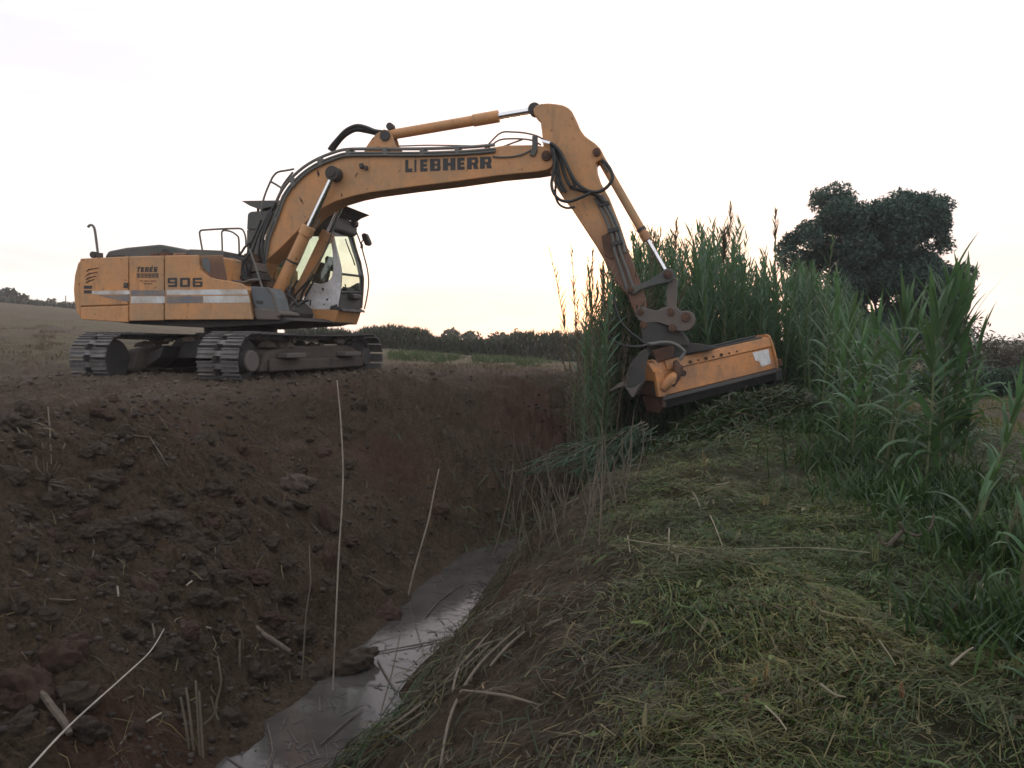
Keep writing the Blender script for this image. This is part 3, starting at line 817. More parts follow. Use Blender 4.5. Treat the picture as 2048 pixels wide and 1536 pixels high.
# --- the boom
BW = 0.25
boom_pts = [(497, 588), (508, 560), (524.5, 527), (529.5, 473), (546.5, 433), (562.5, 391), (583, 363), (609, 339), (637, 322), (670, 309), (694, 304), (741, 303), (837, 303), (930, 299), (985, 294.5), (1008, 290.5), (1065, 289.5), (1085, 292), (1098, 299), (1105.5, 311), (1107, 325), (1103, 334), (1094, 340), (1070, 344), (996, 351), (911, 363), (813, 375), (740, 385), (706, 392), (671, 402.5), (647, 415), (625, 430), (603, 454), (560, 497), (530, 524), (519, 545), (513, 585), (504, 598)]
boom = part('boom', boom_pts, BW, -BW, 'orange', bevel=0.015)
tops = [(519, 538), (525, 500), (530, 473), (546, 432), (562, 390.5), (582, 362), (608, 338), (637, 320.5), (670, 307.5), (694, 302), (741, 301), (837, 301), (930, 298), (990, 293)]
for bb, dy, r in ((0.262, 4.5, 0.020), (0.262, 9.5, 0.020), (0.2, -3.0, 0.024), (0.09, -3.5, 0.026), (-0.05, -3.5, 0.024)):
    pts = []
    for i, (x, y) in enumerate(tops):
        x2, y2 = tops[min(i + 1, len(tops) - 1)]; x1, y1 = tops[max(i - 1, 0)]
        nx, ny = -(y2 - y1), (x2 - x1)
        l = math.hypot(nx, ny); pts.append((x + nx / l * dy, y + ny / l * dy))
    tubes('hydraulic_pipe', [pts], bb + r, r, 'pipe', boom, smooth=3)
for x, y in ((546, 432), (583, 362), (637, 321), (694, 302), (768, 301), (842, 301), (912, 298.6)):
    part('pipe_clamp', [(x - 4, y - 6), (x + 4, y - 7), (x + 6, y + 10), (x - 2, y + 11)], 0.30, 0.02, 'pipe', boom, 0.006)
tubes('hose_guard', [[(588, 338), (572, 341), (556, 344), (547, 352), (541, 363), (532, 384), (526, 403), (521, 430)], [(586, 344), (573, 360), (564, 374), (558, 392), (550, 410)], [(541, 363), (552, 369), (566, 378)]], 0.2, 0.018, 'pipe', boom, smooth=3)
tubes('boom_hose', [[(658, 300), (664, 291), (676, 277), (688, 264), (700, 256), (715, 251.5), (732, 255), (750, 262), (768, 264)], [(664, 304), (672, 292), (684, 277), (696, 267), (712, 260), (730, 262), (752, 267)]], [0.1, 0.02], 0.034, 'hose', boom)
tubes('boom_hose', [[(512, 590), (508, 560), (515, 520), (520, 480), (536, 436), (552, 404)], [(505, 575), (500, 545), (505, 505), (516, 470), (528, 445), (540, 420)], [(498, 560), (494, 530), (497, 500), (510, 470), (522, 440)], [(520, 560), (528, 530), (524, 495), (530, 462), (545, 425)]], [0.3, 0.22, 0.1, 0.32], 0.023, 'hose', boom)
tubes('nose_pipe', [[(953, 315), (966, 302), (985, 280), (1003, 265), (1025, 264), (1050, 266), (1074, 272), (1090, 281), (1106, 291)], [(960, 309), (980, 293), (999, 280), (1022, 277.5), (1045, 278), (1065, 281), (1082, 290)], [(1000, 296), (1020, 288), (1045, 279)], [(985, 313), (1010, 314), (1040, 310), (1062, 300)]], [0.2, 0.1, 0.05, 0.27], 0.014, 'pipe', boom, smooth=3)
part('nose_clamp', [(1064, 272), (1073, 270), (1074, 300), (1069, 312), (1059, 310), (1064, 296)], 0.30, 0.18, 'dark_green', boom, 0.006)
part('pipe_union', [(1082, 278), (1104, 284), (1106, 290), (1083, 284)], 0.34, 0.29, 'chrome', boom, 0.004)
tubes('safety_rail', [[(741, 291), (800, 292), (850, 290.5), (905, 291), (960, 292)]], -0.2, 0.012, 'pipe', boom)
# boom lettering: LIEBHERR
xs = [(810.5, 826), (829, 837.5), (840.5, 856.5), (860, 882), (886, 911), (914.5, 931), (934, 957), (960, 983.5)]
for ch, (x0, x1) in zip('LIEBHERR', xs):
    def bl(x): return 344.8 - (x - 810) * 0.0475
    def tl(x): return 320.0 - (x - 810) * 0.0400
    letter(ch, [(x0, bl(x0)), (x1, bl(x1)), (x1, tl(x1)), (x0, tl(x0))], BW + 0.002, boom)
for q in ([(720, 329), (727, 327), (729, 336), (722, 338)], [(730, 333), (736, 332), (737, 340), (732, 341)]):
    part('pipe_bracket', q, BW + 0.0005, BW + 0.06, 'dark', boom, 0.006)
for q in ([(635, 338), (640, 348), (637, 355), (634, 347)], [(598, 393), (604, 400), (608, 410), (601, 402)], [(682, 386), (685, 388), (684, 394), (682, 393)], [(711, 350), (717, 343), (715, 349), (710, 356)]):
    part('scuff_mark', q, BW + 0.0005, BW + 0.003, 'rust', boom, 0)
for x, y, r in ((1093, 312, 0.075),):
    mb = MB(); p = on_plane(x, y, BW); mb.cyl(p + RT * 0.0005, p + RT * 0.05, r, None, 20); mb.cyl(p + RT * 0.0505, p + RT * 0.065, r * 0.5, None, 12)
    mb.build('pivot_pin', M['rust'], boom, 0.006)

# --- boom cylinders
def cylinder(name, base, tip, b, r, rod_r, frac, parent=dig, mat='orange', collar=0.16, knob=None, tipb=None):
    p0 = on_plane(*base, b); p1 = on_plane(*tip, b if tipb is None else tipb)
    ax = (p1 - p0); L = ax.length; ax.normalize()
    mb = MB()
    mb.cyl(p0, p0 + ax * L * frac, r, None, 22)
    mb.cyl(p0 + ax * (L * frac - collar), p0 + ax * (L * frac + 0.002), r * 1.18, None, 22)
    mb.cyl(p0 - RT * r * 0.9, p0 + RT * r * 0.9, r * 1.05, None, 18)
    cy = mb.build(name, M[mat], parent, 0.008, smooth=True)
    mb = MB(); mb.cyl(p0 + ax * (L * frac + 0.0025), p1, rod_r, None, 16)
    mb.build('rod', M['chrome'], cy, smooth=True)
    mb = MB(); mb.cyl(p1 - RT * r, p1 + RT * r, (knob or r * 1.1), None, 20); mb.cyl(p1 + RT * (r + 0.0005), p1 + RT * (r + 0.02), (knob or r * 1.1) * 0.55, None, 14)
    mb.build('rod_eye', M['dark'], cy, 0.008)
    return cy, p0, p1, ax
c1, a0, a1, ax1 = cylinder('boom_cylinder', (552, 592), (668, 348), 0.37, 0.098, 0.048, 0.575, knob=0.115)
c1['label'] = 'near boom cylinder'
q0, q1 = a0 - RT * 0.74, a1 - RT * 0.74
mb = MB(); axx = (q1 - q0).normalized(); L = (q1 - q0).length
mb.cyl(q0, q0 + axx * L * 0.575, 0.098, None, 22); mb.cyl(q0 + axx * (L * 0.575 - 0.16), q0 + axx * (L * 0.575 + 0.002), 0.115, None, 22)
c2 = mb.build('boom_cylinder', M['orange'], dig, 0.008, smooth=True); c2['label'] = 'far boom cylinder'
mb = MB(); mb.cyl(q0 + axx * (L * 0.575 + 0.0025), q1, 0.048, None, 16); mb.build('rod', M['chrome'], c2, smooth=True)
mb = MB(); t0 = a0 + ax1 * 0.62; mb.cyl(t0, t0 + ax1 * 0.035, 0.104, None, 22); mb.build('clamp_band', M['dark'], c1)
tubes('cylinder_pipe', [[(640, 440), (622, 470), (600, 520), (585, 552), (577, 600)]], 0.2, 0.014, 'pipe', c1)
tubes('cylinder_pipe', [[(676, 430), (668, 455), (655, 490), (640, 520), (610, 570), (598, 610)]], -0.2, 0.014, 'pipe', c2)
tubes('cylinder_hose', [[(604, 612), (612, 590), (622, 572), (634, 548)], [(585, 612), (590, 592), (604, 575), (618, 560)], [(592, 616), (602, 600), (606, 584), (628, 548)], [(574, 616), (580, 600), (584, 580), (596, 560)]], [-0.15, 0.0, -0.05, 0.1], 0.018, 'hose')
part('boom_base_plate', [(552, 602), (574, 602), (588, 616), (592, 626), (588, 636), (552, 637)], 0.38, -0.3, 'dark', bevel=0.02)
tubes('base_hose', [[(560, 598), (570, 590), (585, 596), (596, 612)], [(565, 625), (580, 610), (600, 606), (618, 600)], [(556, 580), (568, 575), (578, 585), (580, 610)]], [0.42, 0.4, 0.35], 0.02, 'hose')

tubes('base_hose', [[(566, 634), (572, 622), (580, 612), (592, 600), (600, 586)], [(574, 636), (584, 624), (592, 612), (604, 604)], [(556, 612), (566, 606), (574, 612), (582, 626)], [(590, 634), (596, 622), (602, 610), (612, 594)], [(560, 628), (574, 630), (588, 628), (598, 618)]], [0.43, 0.41, 0.44, 0.35, 0.42], 0.017, 'pipe')
for q, bb, mt in (([(558, 606), (568, 603), (571, 612), (560, 616)], 0.47, 'rust'), ([(576, 616), (586, 613), (589, 622), (578, 626)], 0.46, 'steel'), ([(562, 622), (571, 620), (573, 632), (563, 634)], 0.45, 'dark_green')):
    part('hose_block', q, bb, bb - 0.12, mt)
# --- arm cylinder on top of the boom
MOUNT = [(728, 303), (733, 292), (744, 276), (757, 264), (768, 258), (781, 262), (786, 276), (790, 290), (800, 303)]
part('cylinder_mount', MOUNT, 0.13, 0.08, 'orange', boom, 0.008)
ac, p0, p1, axa = cylinder('arm_cylinder', (771, 271.5), (1070, 220), 0.0, 0.082, 0.055, 0.765, collar=0.42, knob=0.1)
mb = MB(); pp = on_plane(781.5, 254, 0.0); mb.cyl(pp - RT * 0.07, pp + RT * 0.07, 0.06, None, 16); mb.cyl(pp - Vector((0, 0, 0.12)), pp, 0.05, None, 12)
mb.build('hose_union', M['dark'], ac, 0.008)
mb = MB(); pp = on_plane(770.5, 271.5, 0.13); mb.cyl(pp + RT * 0.0005, pp + RT * 0.03, 0.085, None, 18); mb.build('pivot_pin', M['dark'], boom, 0.006)

# --- the arm
AW = 0.165
arm_pts = [(1066, 219), (1071, 211), (1082, 207), (1096, 206), (1112, 207.5), (1126, 210), (1136, 215), (1143.5, 222), (1150, 235), (1156, 250), (1162, 261), (1169, 271), (1178, 278), (1190, 286), (1200, 296), (1205.5, 306), (1206, 313), (1200, 320), (1191, 326), (1192, 340), (1199, 361), (1216, 391), (1238, 446), (1251, 487), (1274, 547), (1293, 600), (1294, 622), (1288, 636), (1276, 637), (1268, 626), (1256, 594), (1231, 563), (1209, 522), (1193, 494), (1144, 419), (1128, 399), (1110, 371), (1100, 345), (1090, 318), (1086, 290), (1084, 268), (1081, 245), (1075, 236), (1068, 230)]
arm = part('arm', arm_pts, AW, -AW, 'orange_arm', bevel=0.02)
for x, y, r in ((1193.5, 305, 0.06), (1281, 624, 0.06)):
    mb = MB(); p = on_plane(x, y, AW); mb.cyl(p + RT * 0.0005, p + RT * 0.06, r, None, 18); mb.cyl(p + RT * 0.0605, p + RT * 0.07, r * 0.5, None, 12)
    mb.build('pivot_pin', M['rust'], arm, 0.006)
tubes('arm_hose', [[(1100, 286), (1112, 294), (1123, 309), (1135.5, 336), (1152, 364), (1172, 380), (1194, 384), (1213, 375), (1225, 356), (1219, 336), (1205, 320)]], 0.36, 0.027, 'hose', arm)
tubes('arm_hose', [[(1106, 297), (1110, 320), (1107, 345), (1103, 368), (1108, 387), (1121, 400), (1140, 403), (1166, 393), (1182, 385)]], 0.38, 0.024, 'hose', arm)
tubes('arm_hose', [[(1108, 305), (1116, 330), (1112, 360), (1111, 390), (1118, 408), (1133, 416), (1150, 414)]], 0.34, 0.018, 'hose', arm)
tubes('arm_hose', [[(1104, 292), (1116, 305), (1124, 330), (1130, 352), (1140, 372)], [(1102, 290), (1112, 310), (1116, 340), (1122, 365), (1132, 385)], [(1106, 290), (1120, 303), (1131, 325), (1142, 350), (1150, 372)], [(1103, 296), (1108, 318), (1112, 342), (1117, 368), (1126, 384)]], [0.3, 0.28, 0.26, 0.32], 0.026, 'hose', arm)
tubes('arm_hose', [[(1140, 374), (1160, 380), (1180, 386), (1196, 392), (1206, 404)]], 0.24, 0.03, 'hose', arm)
tubes('arm_pipe', [[(1196, 392), (1208, 412), (1222, 438), (1234, 470), (1240, 500), (1256, 545), (1268, 580)], [(1203, 390), (1216, 412), (1230, 440), (1243, 475), (1250, 505)], [(1190, 396), (1201, 416), (1214, 444), (1225, 474), (1229, 500), (1246, 552), (1256, 585)]], [0.19, 0.185, 0.19], 0.024, 'pipe', arm)
for x, y in ((1207, 410), (1226, 462), (1233, 488)):
    part('pipe_clamp', [(x - 12, y - 4), (x + 10, y - 9), (x + 13, y - 2), (x - 9, y + 4)], 0.23, 0.166, 'dark', arm, 0.005)
part('mud_plate', [(1203, 472), (1220, 464), (1244, 470), (1253, 498), (1240, 512), (1222, 520), (1210, 512)], 0.1655, 0.185, 'rust', arm, 0.01)
bc, b0_, b1_, axb = cylinder('bucket_cylinder', (1195, 306), (1334.5, 549), 0.0, 0.066, 0.038, 0.72, mat='orange_arm', collar=0.13, knob=0.085)
mb = MB(); t0 = b0_ + axb * (0.62 * (b1_ - b0_).length); mb.cyl(t0, t0 + axb * 0.05, 0.074, None, 20); mb.build('clamp_band', M['dark'], bc)
mb = MB(); t0 = b0_ + axb * 0.10 + RT * 0.06; mb.tube([t0, t0 + axb * 0.15 + RT * 0.02, t0 + axb * 0.25], 0.03, 10); mb.build('hose_union', M['pipe'], bc)
# --- linkage and coupler
ROCK = [(1256, 577), (1262, 571), (1278, 569), (1297, 561), (1325, 543), (1334, 536), (1344, 538), (1349, 547), (1346, 558), (1340, 563), (1300, 572), (1280, 580), (1270, 588), (1259, 587)]
part('rocker_lever', ROCK, 0.235, 0.195, 'dark_green', None, 0.006)
part('link_bar', [(1336, 556), (1350, 553), (1355, 561), (1354, 590), (1352, 618), (1344, 624), (1334, 618), (1332, 590), (1334, 572)], 0.16, -0.16, 'steel', None, 0.015)
for x, y, bb, r in ((1261, 579, 0.24, 0.045), (1335, 549, 0.24, 0.062), (1341, 622, 0.24, 0.05)):
    mb = MB(); p = on_plane(x, y, bb); mb.cyl(p - RT * (bb + 0.22), p + RT * 0.035, r, None, 18); mb.cyl(p + RT * 0.0355, p + RT * 0.05, r * 0.55, None, 12)
    mb.build('link_pin', M['rust'], dig, 0.004)
qc = [(1270, 622), (1276, 615), (1284, 613), (1298, 618), (1312, 621), (1328, 615), (1352, 614), (1362, 622), (1376, 621), (1387, 626), (1392, 638), (1388, 651), (1380, 659), (1368, 663), (1357, 662), (1344, 662), (1338, 652), (1316, 645), (1294, 646), (1280, 642), (1272, 634)]
coup = part('quick_coupler', qc, 0.27, 0.19, 'steel', None, 0.012)
part('coupler_block', [(1300, 624), (1340, 620), (1350, 640), (1345, 655), (1310, 644)], 0.188, -0.188, 'steel', coup, 0.01)
for x, y, r in ((1281, 624, 0.05), (1342, 625, 0.05), (1345, 656, 0.06), (1287, 650, 0.055), (1372, 634, 0.07)):
    mb = MB(); p = on_plane(x, y, 0.27); mb.cyl(p - RT * 0.54, p + RT * 0.03, r, None, 18); mb.cyl(p + RT * 0.0305, p + RT * 0.04, r * 0.5, None, 12)
    mb.build('coupler_pin', M['rust'], coup, 0.004)

# --- the cab on the far side
CB0, CB1 = -0.45, -1.42
def part_at(name, pts, bref, b0, b1, mat, parent=None, bevel=0.012):
    """outline traced on plane bref, then moved sideways to lie between b0 and b1"""
    P = [p + RT * (b0 - bref) for p in outline(pts, bref)]
    return MB().prism(P, RT * (b1 - b0)).build(name, M[mat], parent or dig, bevel)
def cabpx(l): return [(580 + 0.1758 * x, 390 + 0.1758 * y) for x, y in l]
part('cab_base', [(574, 619), (602, 617), (677, 619.5), (675, 627), (668, 647.5), (580, 646)], -0.43, -1.45, 'orange', None, 0.015)
part('cab_badge', [(621, 631), (627, 629.5), (630, 633), (626, 637), (621, 636)], -0.4295, -0.4265, 'stripe_white', None, 0)
roofp = [(493, 459), (494.5, 428), (500, 423), (560, 419), (630, 420), (652, 424), (664, 431), (669, 442), (668, 455), (664, 459)]
cab = part('cab', roofp, CB0 + 0.02, CB1 - 0.02, 'dark_green', None, 0.02)
side_wall = cabpx([(478, 392), (492, 470), (522, 600), (562, 760), (582, 900), (572, 1100), (546, 1240), (548, 1302), (150, 1302), (170, 1180), (150, 1090), (160, 1010), (250, 1003), (350, 1012), (430, 987), (472, 930), (491, 830), (481, 640), (455, 480), (455, 392)])
rear_post = [(493.5, 459.5), (524, 459.5), (530, 500), (532, 560), (560, 600), (604, 620), (493.5, 620)]
part('side_wall', side_wall, CB0, CB0 - 0.05, 'white', cab, 0.01)
part('rear_pillar', rear_post, CB0, CB0 - 0.05, 'dark_green', cab, 0.008)
part('window_pane', cabpx([(-280, 392), (455, 392), (480, 640), (490, 830), (470, 930), (350, 1010), (-280, 1000)]), CB0 - 0.02, CB0 - 0.026, 'glass', cab, 0)
FAR = CB1 + 0.05
part_at('door', cabpx([(150, 1302), (160, 1030), (420, 1020), (520, 960), (572, 960), (572, 1100), (548, 1302)]), CB0, FAR, FAR - 0.05, 'dark_green', cab, 0.01)  # dark colour stands in for backlit shade; the near wall is white
part_at('rear_pillar', rear_post, CB0, FAR, FAR - 0.05, 'dark_green', cab, 0.008)
part_at('window_pane', cabpx([(-280, 392), (500, 392), (560, 760), (575, 955), (420, 1015), (-280, 1000)]), CB0, FAR - 0.02, FAR - 0.026, 'glass', cab, 0)
part('front_pillar', cabpx([(628, 380), (655, 335), (700, 420), (745, 600), (800, 760), (834, 950), (828, 1100), (812, 1290), (776, 1290), (786, 1100), (788, 960), (752, 780), (700, 620), (655, 470)]), FAR, FAR - 0.06, 'dark_green', cab, 0.008)  # far pillar coloured dark, its backlit shade put into the paint
NC = cabpx([(472, 345), (482, 405), (524, 600), (564, 760), (584, 900), (574, 1100), (550, 1290)])
FC = cabpx([(655, 345), (690, 405), (742, 600), (796, 760), (828, 910), (822, 1100), (810, 1290)])
na = outline(NC, CB0 - 0.03); fb = outline(FC, FAR - 0.03)
MB().add(na[:5] + fb[:5], [(i, i + 1, i + 6, i + 5) for i in range(4)]).build('windscreen', M['glass'], cab)
MB().add(na[4:6] + fb[4:6], [(0, 1, 3, 2)]).build('lower_windscreen', M['glass'], cab)
MB().prism([na[5], na[6], fb[6], fb[5]], E1 * -0.03).build('lower_front_panel', M['dark_green'], cab, 0.006)
MB().tube([on_plane(*cabpx([(583, 898)])[0], CB0 - 0.03), on_plane(*cabpx([(812, 925)])[0], FAR)], 0.022, 8).build('sill', M['dark'], cab)
MB().tube([on_plane(*cabpx([(578, 1105)])[0], CB0 - 0.03), on_plane(*cabpx([(820, 1108)])[0], FAR)], 0.022, 8).build('sill', M['dark'], cab)
tubes('front_seal', [NC], CB0 - 0.03, 0.014, 'dark', cab, smooth=3)
for q in ([(203, 1010), (290, 1014), (290, 1020), (203, 1016)], [(360, 1060), (385, 1055), (388, 1085), (366, 1090)], [(225, 1195), (242, 1195), (238, 1260), (222, 1262)], [(410, 1180), (440, 1175), (432, 1200), (412, 1200)], [(380, 1235), (395, 1235), (392, 1255), (378, 1255)], [(462, 1265), (540, 1240), (546, 1300), (455, 1296)]):
    part('scuff_mark', cabpx(q), CB0 + 0.0005, CB0 + 0.003, 'dark', cab, 0)
part('seat', cabpx([(230, 775), (300, 752), (395, 780), (392, 715), (415, 690), (440, 700), (436, 745), (455, 800), (440, 850), (420, 858), (372, 838), (362, 900), (345, 985), (240, 1000)]), -0.8, -1.15, 'black', cab, 0.03)
part('control_console', cabpx([(590, 1040), (640, 1050), (652, 1110), (720, 1120), (720, 1180), (580, 1180)]), -0.8, -1.2, 'black', cab, 0.02)
tubes('control_lever', [cabpx([(620, 1110), (632, 1060), (626, 1015)]), cabpx([(670, 1110), (675, 1075), (668, 1050)])], [-0.7, -1.1], 0.012, 'black', cab)
tubes('windscreen_wiper', [cabpx([(630, 500), (650, 560), (680, 640), (705, 700), (740, 800)])], -1.1, 0.012, 'black', cab)
part('cab_guard', [(482, 401.5), (545, 400.5), (620, 401), (668, 404), (693, 412), (674, 419.5), (664, 427), (657, 426), (648, 413), (600, 409), (560, 409), (519, 419), (500, 412)], -0.40, -1.48, 'dark_green', cab, 0.006)
for x in (515, 525, 620, 645):
    part('guard_post', [(x - 1.5, 408), (x + 1.5, 408), (x + 1.5, 425), (x - 1.5, 425)], -0.5, -0.54, 'dark_green', cab, 0)
tubes('guard_bar', [cabpx([(725, 340), (740, 385), (800, 540), (835, 670), (870, 800), (888, 900), (895, 1000), (885, 1100), (868, 1200), (845, 1300)])], -1.42, 0.015, 'pipe', cab)
part('bar_foot', cabpx([(465, 1258), (545, 1268), (590, 1290), (604, 1318), (450, 1302)]), CB0 + 0.02, CB1 - 0.03, 'dark', cab, 0.006)
part('roof_lamp', cabpx([(690, 285), (742, 292), (740, 345), (712, 362), (690, 340)]), -1.2, -1.38, 'dark', cab, 0.015)
mb = MB()
for p in ([(805, 605), (818, 530), (838, 500), (850, 505)], [(800, 600), (828, 600), (822, 560)]):
    mb.tube([on_plane(*q, -1.42) for q in cabpx(p)], 0.013, 8)
mb.build('mirror_bracket', M['pipe'], cab)
part('wing_mirror', cabpx([(808, 460), (812, 440), (840, 428), (862, 436), (900, 520), (906, 548), (890, 570), (862, 576), (848, 566), (815, 490)]), -1.36, -1.5, 'dark', cab, 0.02)
# far twins of the linkage plates and the cylinder mount lie straight across from the near ones
part_at('rocker_lever', ROCK, 0.235, -0.20, -0.24, 'dark_green', None, 0.006)
part_at('coupler_plate', qc, 0.27, -0.19, -0.27, 'steel', coup, 0.012)
part_at('cylinder_mount', MOUNT, 0.13, -0.08, -0.13, 'orange', boom, 0.008)

# ------------------------------------------------------------------ flail mower hanging from the coupler
PSI = math.radians(27.0); TAU = math.radians(9.6)
MM = Vector((math.cos(PSI) * math.cos(TAU), math.sin(PSI) * math.cos(TAU), math.sin(TAU)))   # along the mower, to the right
MN = Vector((math.sin(PSI), -math.cos(PSI), 0))                                              # towards the viewer
MW = MN.cross(MM).normalized()
MO = at_depth(1324, 793, 12.35)                        # lower left corner of the front panel
MLEN = 2.42
mow = empty('flail_mower', MO + MM * MLEN / 2 - MN * 0.3 - MW * 0.15, 'orange flail mower head tilted above the cut reeds, hung from the arm', 'flail mower')
def W(m, n, w): return MO + MM * m + MN * n + MW * (w * 0.82 if w > 0 else w)
def mext(name, prof, m0, m1, mat, parent=None, bevel=0.01):
    return MB().prism([W(m0, n, w) for n, w in prof], MM * (m1 - m0)).build(name, M[mat], parent or mow, bevel)
mext('body', [(-0.55, 0.02), (-0.06, 0.02), (-0.10, 0.42), (-0.07, 0.44), (-0.115, 0.60), (-0.16, 0.635), (-0.50, 0.60), (-0.62, 0.35)], 0.03, MLEN - 0.03, 'orange_mower')
mext('front_panel', [(-0.055, 0.015), (0.0, 0.005), (-0.055, 0.435), (-0.095, 0.435)], 0.06, MLEN - 0.10, 'orange_mower')
mext('upper_strip', [(-0.065, 0.452), (-0.035, 0.446), (-0.085, 0.625), (-0.11, 0.628)], 0.2, MLEN - 0.10, 'orange_mower')
mext('front_skirt', [(-0.05, -0.02), (0.012, 0.003), (0.04, -0.05), (0.03, -0.075), (-0.06, -0.05)], 0.0, MLEN - 0.01, 'dark')
mext('rubber_flap', [(-0.02, -0.051), (0.005, -0.06), (-0.03, -0.19), (-0.05, -0.19)], 0.03, MLEN - 0.05, 'black', bevel=0)
mext('rear_flap', [(-0.60, 0.02), (-0.575, 0.02), (-0.585, -0.20), (-0.61, -0.20)], 0.03, MLEN - 0.05, 'black', bevel=0)
mext('flail_rotor', [(-0.42 + 0.1 * math.cos(a), -0.02 + 0.1 * math.sin(a)) for a in np.linspace(0, 2 * math.pi, 14)[:-1]], 0.04, MLEN - 0.05, 'rust', bevel=0)
mext('top_bar', [(-0.20, 0.632), (-0.10, 0.622), (-0.10, 0.66), (-0.20, 0.665)], 0.45, MLEN - 0.22, 'dark')
endp = [(-0.62, 0.0), (0.02, -0.02), (0.03, 0.12), (-0.035, 0.50), (-0.09, 0.655), (-0.16, 0.68), (-0.5, 0.64), (-0.66, 0.36)]
mext('end_plate', endp, MLEN - 0.10, MLEN - 0.06, 'orange_mower')
ep = mext('end_plate', endp, 0.0, 0.05, 'orange_mower'); ep['label'] = 'left end plate, rusty below'
mext('belt_cover', [(-0.60, 0.33), (-0.02, 0.30), (-0.02, 0.52), (-0.10, 0.63), (-0.5, 0.60)], -0.10, -0.0005, 'orange_mower')
mext('belt_cover_base', [(-0.58, 0.02), (-0.02, 0.0), (-0.02, 0.298), (-0.58, 0.328)], -0.05, -0.0005, 'rust')
mext('front_cap', [(-0.018, 0.02), (0.055, 0.01), (0.04, 0.48), (-0.02, 0.50)], -0.10, 0.055, 'orange_mower')
mext('skid', [(-0.5, 0.0), (0.02, -0.021), (0.015, -0.16), (-0.1, -0.27), (-0.42, -0.25)], -0.02, 0.045, 'rust')
mext('skid', [(-0.45, 0.0), (0.035, -0.021), (0.03, -0.20), (-0.03, -0.27), (-0.35, -0.25)], MLEN - 0.15, MLEN - 0.01, 'dark')
mext('side_bracket', [(0.0, 0.04), (0.05, 0.03), (0.045, 0.17), (0.0, 0.17)], MLEN - 0.06, MLEN + 0.01, 'rust')
stk = MB().prism([W(m, -0.0 - 0.055 * w / 0.43 + 0.006, w) for m, w in [(1.90, 0.405), (2.24, 0.405), (2.23, 0.12), (2.02, 0.10), (1.99, 0.22), (1.925, 0.235)]], MN * 0.003).build('sticker', M['white'], mow)
for k, (m, dk) in enumerate([(0.64, 1), (0.80, 0), (0.95, 1), (1.10, 0), (1.26, 1), (1.42, 0), (1.58, 0)]):
    mb = MB(); p = W(m, -0.053, 0.50); r = 0.026 if dk else 0.013
    mb.cyl(p, p + MN * 0.025, r, None, 10); mb.build('bolt', M['rust'], mow)
for m0, m1 in ((0.48, 0.70), (1.02, 1.34)):
    MB().prism([W(m, n, 0.437) for m, n in [(m0, -0.06), (m1, -0.06), (m1, -0.045), (m0, -0.045)]], MW * 0.008).build('weld_bead', M['rust'], mow)
# hydraulic motor and its fittings
mb = MB()
p = W(0.02, 0.05, 0.16)
mb.tube([W(0.0, 0.04, 0.14), W(0.06, 0.07, 0.24), W(0.16, 0.09, 0.32), W(0.25, 0.07, 0.36)], [0.06, 0.085, 0.075, 0.05], 12)
mb.cyl(W(0.12, 0.02, 0.28), W(0.12, 0.15, 0.28), 0.06, None, 12)
mb.build('hydraulic_motor', M['orange_mower'], mow, smooth=True)
mb = MB()
mb.tube([W(0.16, 0.06, 0.16), W(0.24, 0.10, 0.30), W(0.30, 0.08, 0.46), W(0.33, 0.0, 0.58)], [0.04, 0.055, 0.07, 0.04], 10)
mb.cyl(W(0.42, -0.03, 0.34), W(0.42, 0.05, 0.34), 0.05, None, 12); mb.cyl(W(0.36, -0.03, 0.44), W(0.36, 0.05, 0.44), 0.06, None, 12)
mb.build('motor_bracket', M['rust'], mow, smooth=True)
def mtube(name, pts, r, mat, parent=None, smooth=4):
    return MB().tube([W(*p) for p in pts], r, 8, smooth).build(name, M[mat], parent or mow, smooth=True)
def cpx(l): return [(1180 + 0.2344 * x, 500 + 0.2344 * y) for x, y in l]
def depth_tube(name, pts, Y, r, mat, parent=None, smooth=4):
    ys = Y if isinstance(Y, (list, tuple)) else [Y] * len(pts)
    return MB().tube([at_depth(x, y, yy) for (x, y), yy in zip(cpx(pts), ys)], r, 8, smooth).build(name, M[mat], parent or mow, smooth=True)
# carrier plates between coupler and mower
def carrier(name, l, Y, th, mat, bevel=0.01):
    return MB().prism([at_depth(x, y, Y) for x, y in cpx(l)], Vector((0.02, th, 0))).build(name, M[mat], mow, bevel)
plate = [(425, 612), (500, 612), (600, 606), (650, 640), (700, 690), (770, 695), (800, 720), (835, 775), (840, 815), (450, 815), (442, 730)]
carrier('carrier_plate', plate, 12.50, 0.03, 'dark')
MB().prism([at_depth(x, y, 12.50) + Vector((0.11, 0.45, 0)) for x, y in cpx(plate)], Vector((0.02, 0.03, 0))).build('carrier_plate', M['dark'], mow, 0.01)
carrier('carrier_brace', [(450, 795), (840, 790), (960, 800), (1100, 832), (1085, 842), (900, 872), (800, 888), (740, 930), (560, 930), (520, 890)], 12.60, 0.35, 'dark')
carrier('carrier_web', [(530, 860), (690, 815), (720, 830), (710, 915), (570, 960)], 12.45, 0.06, 'rust')
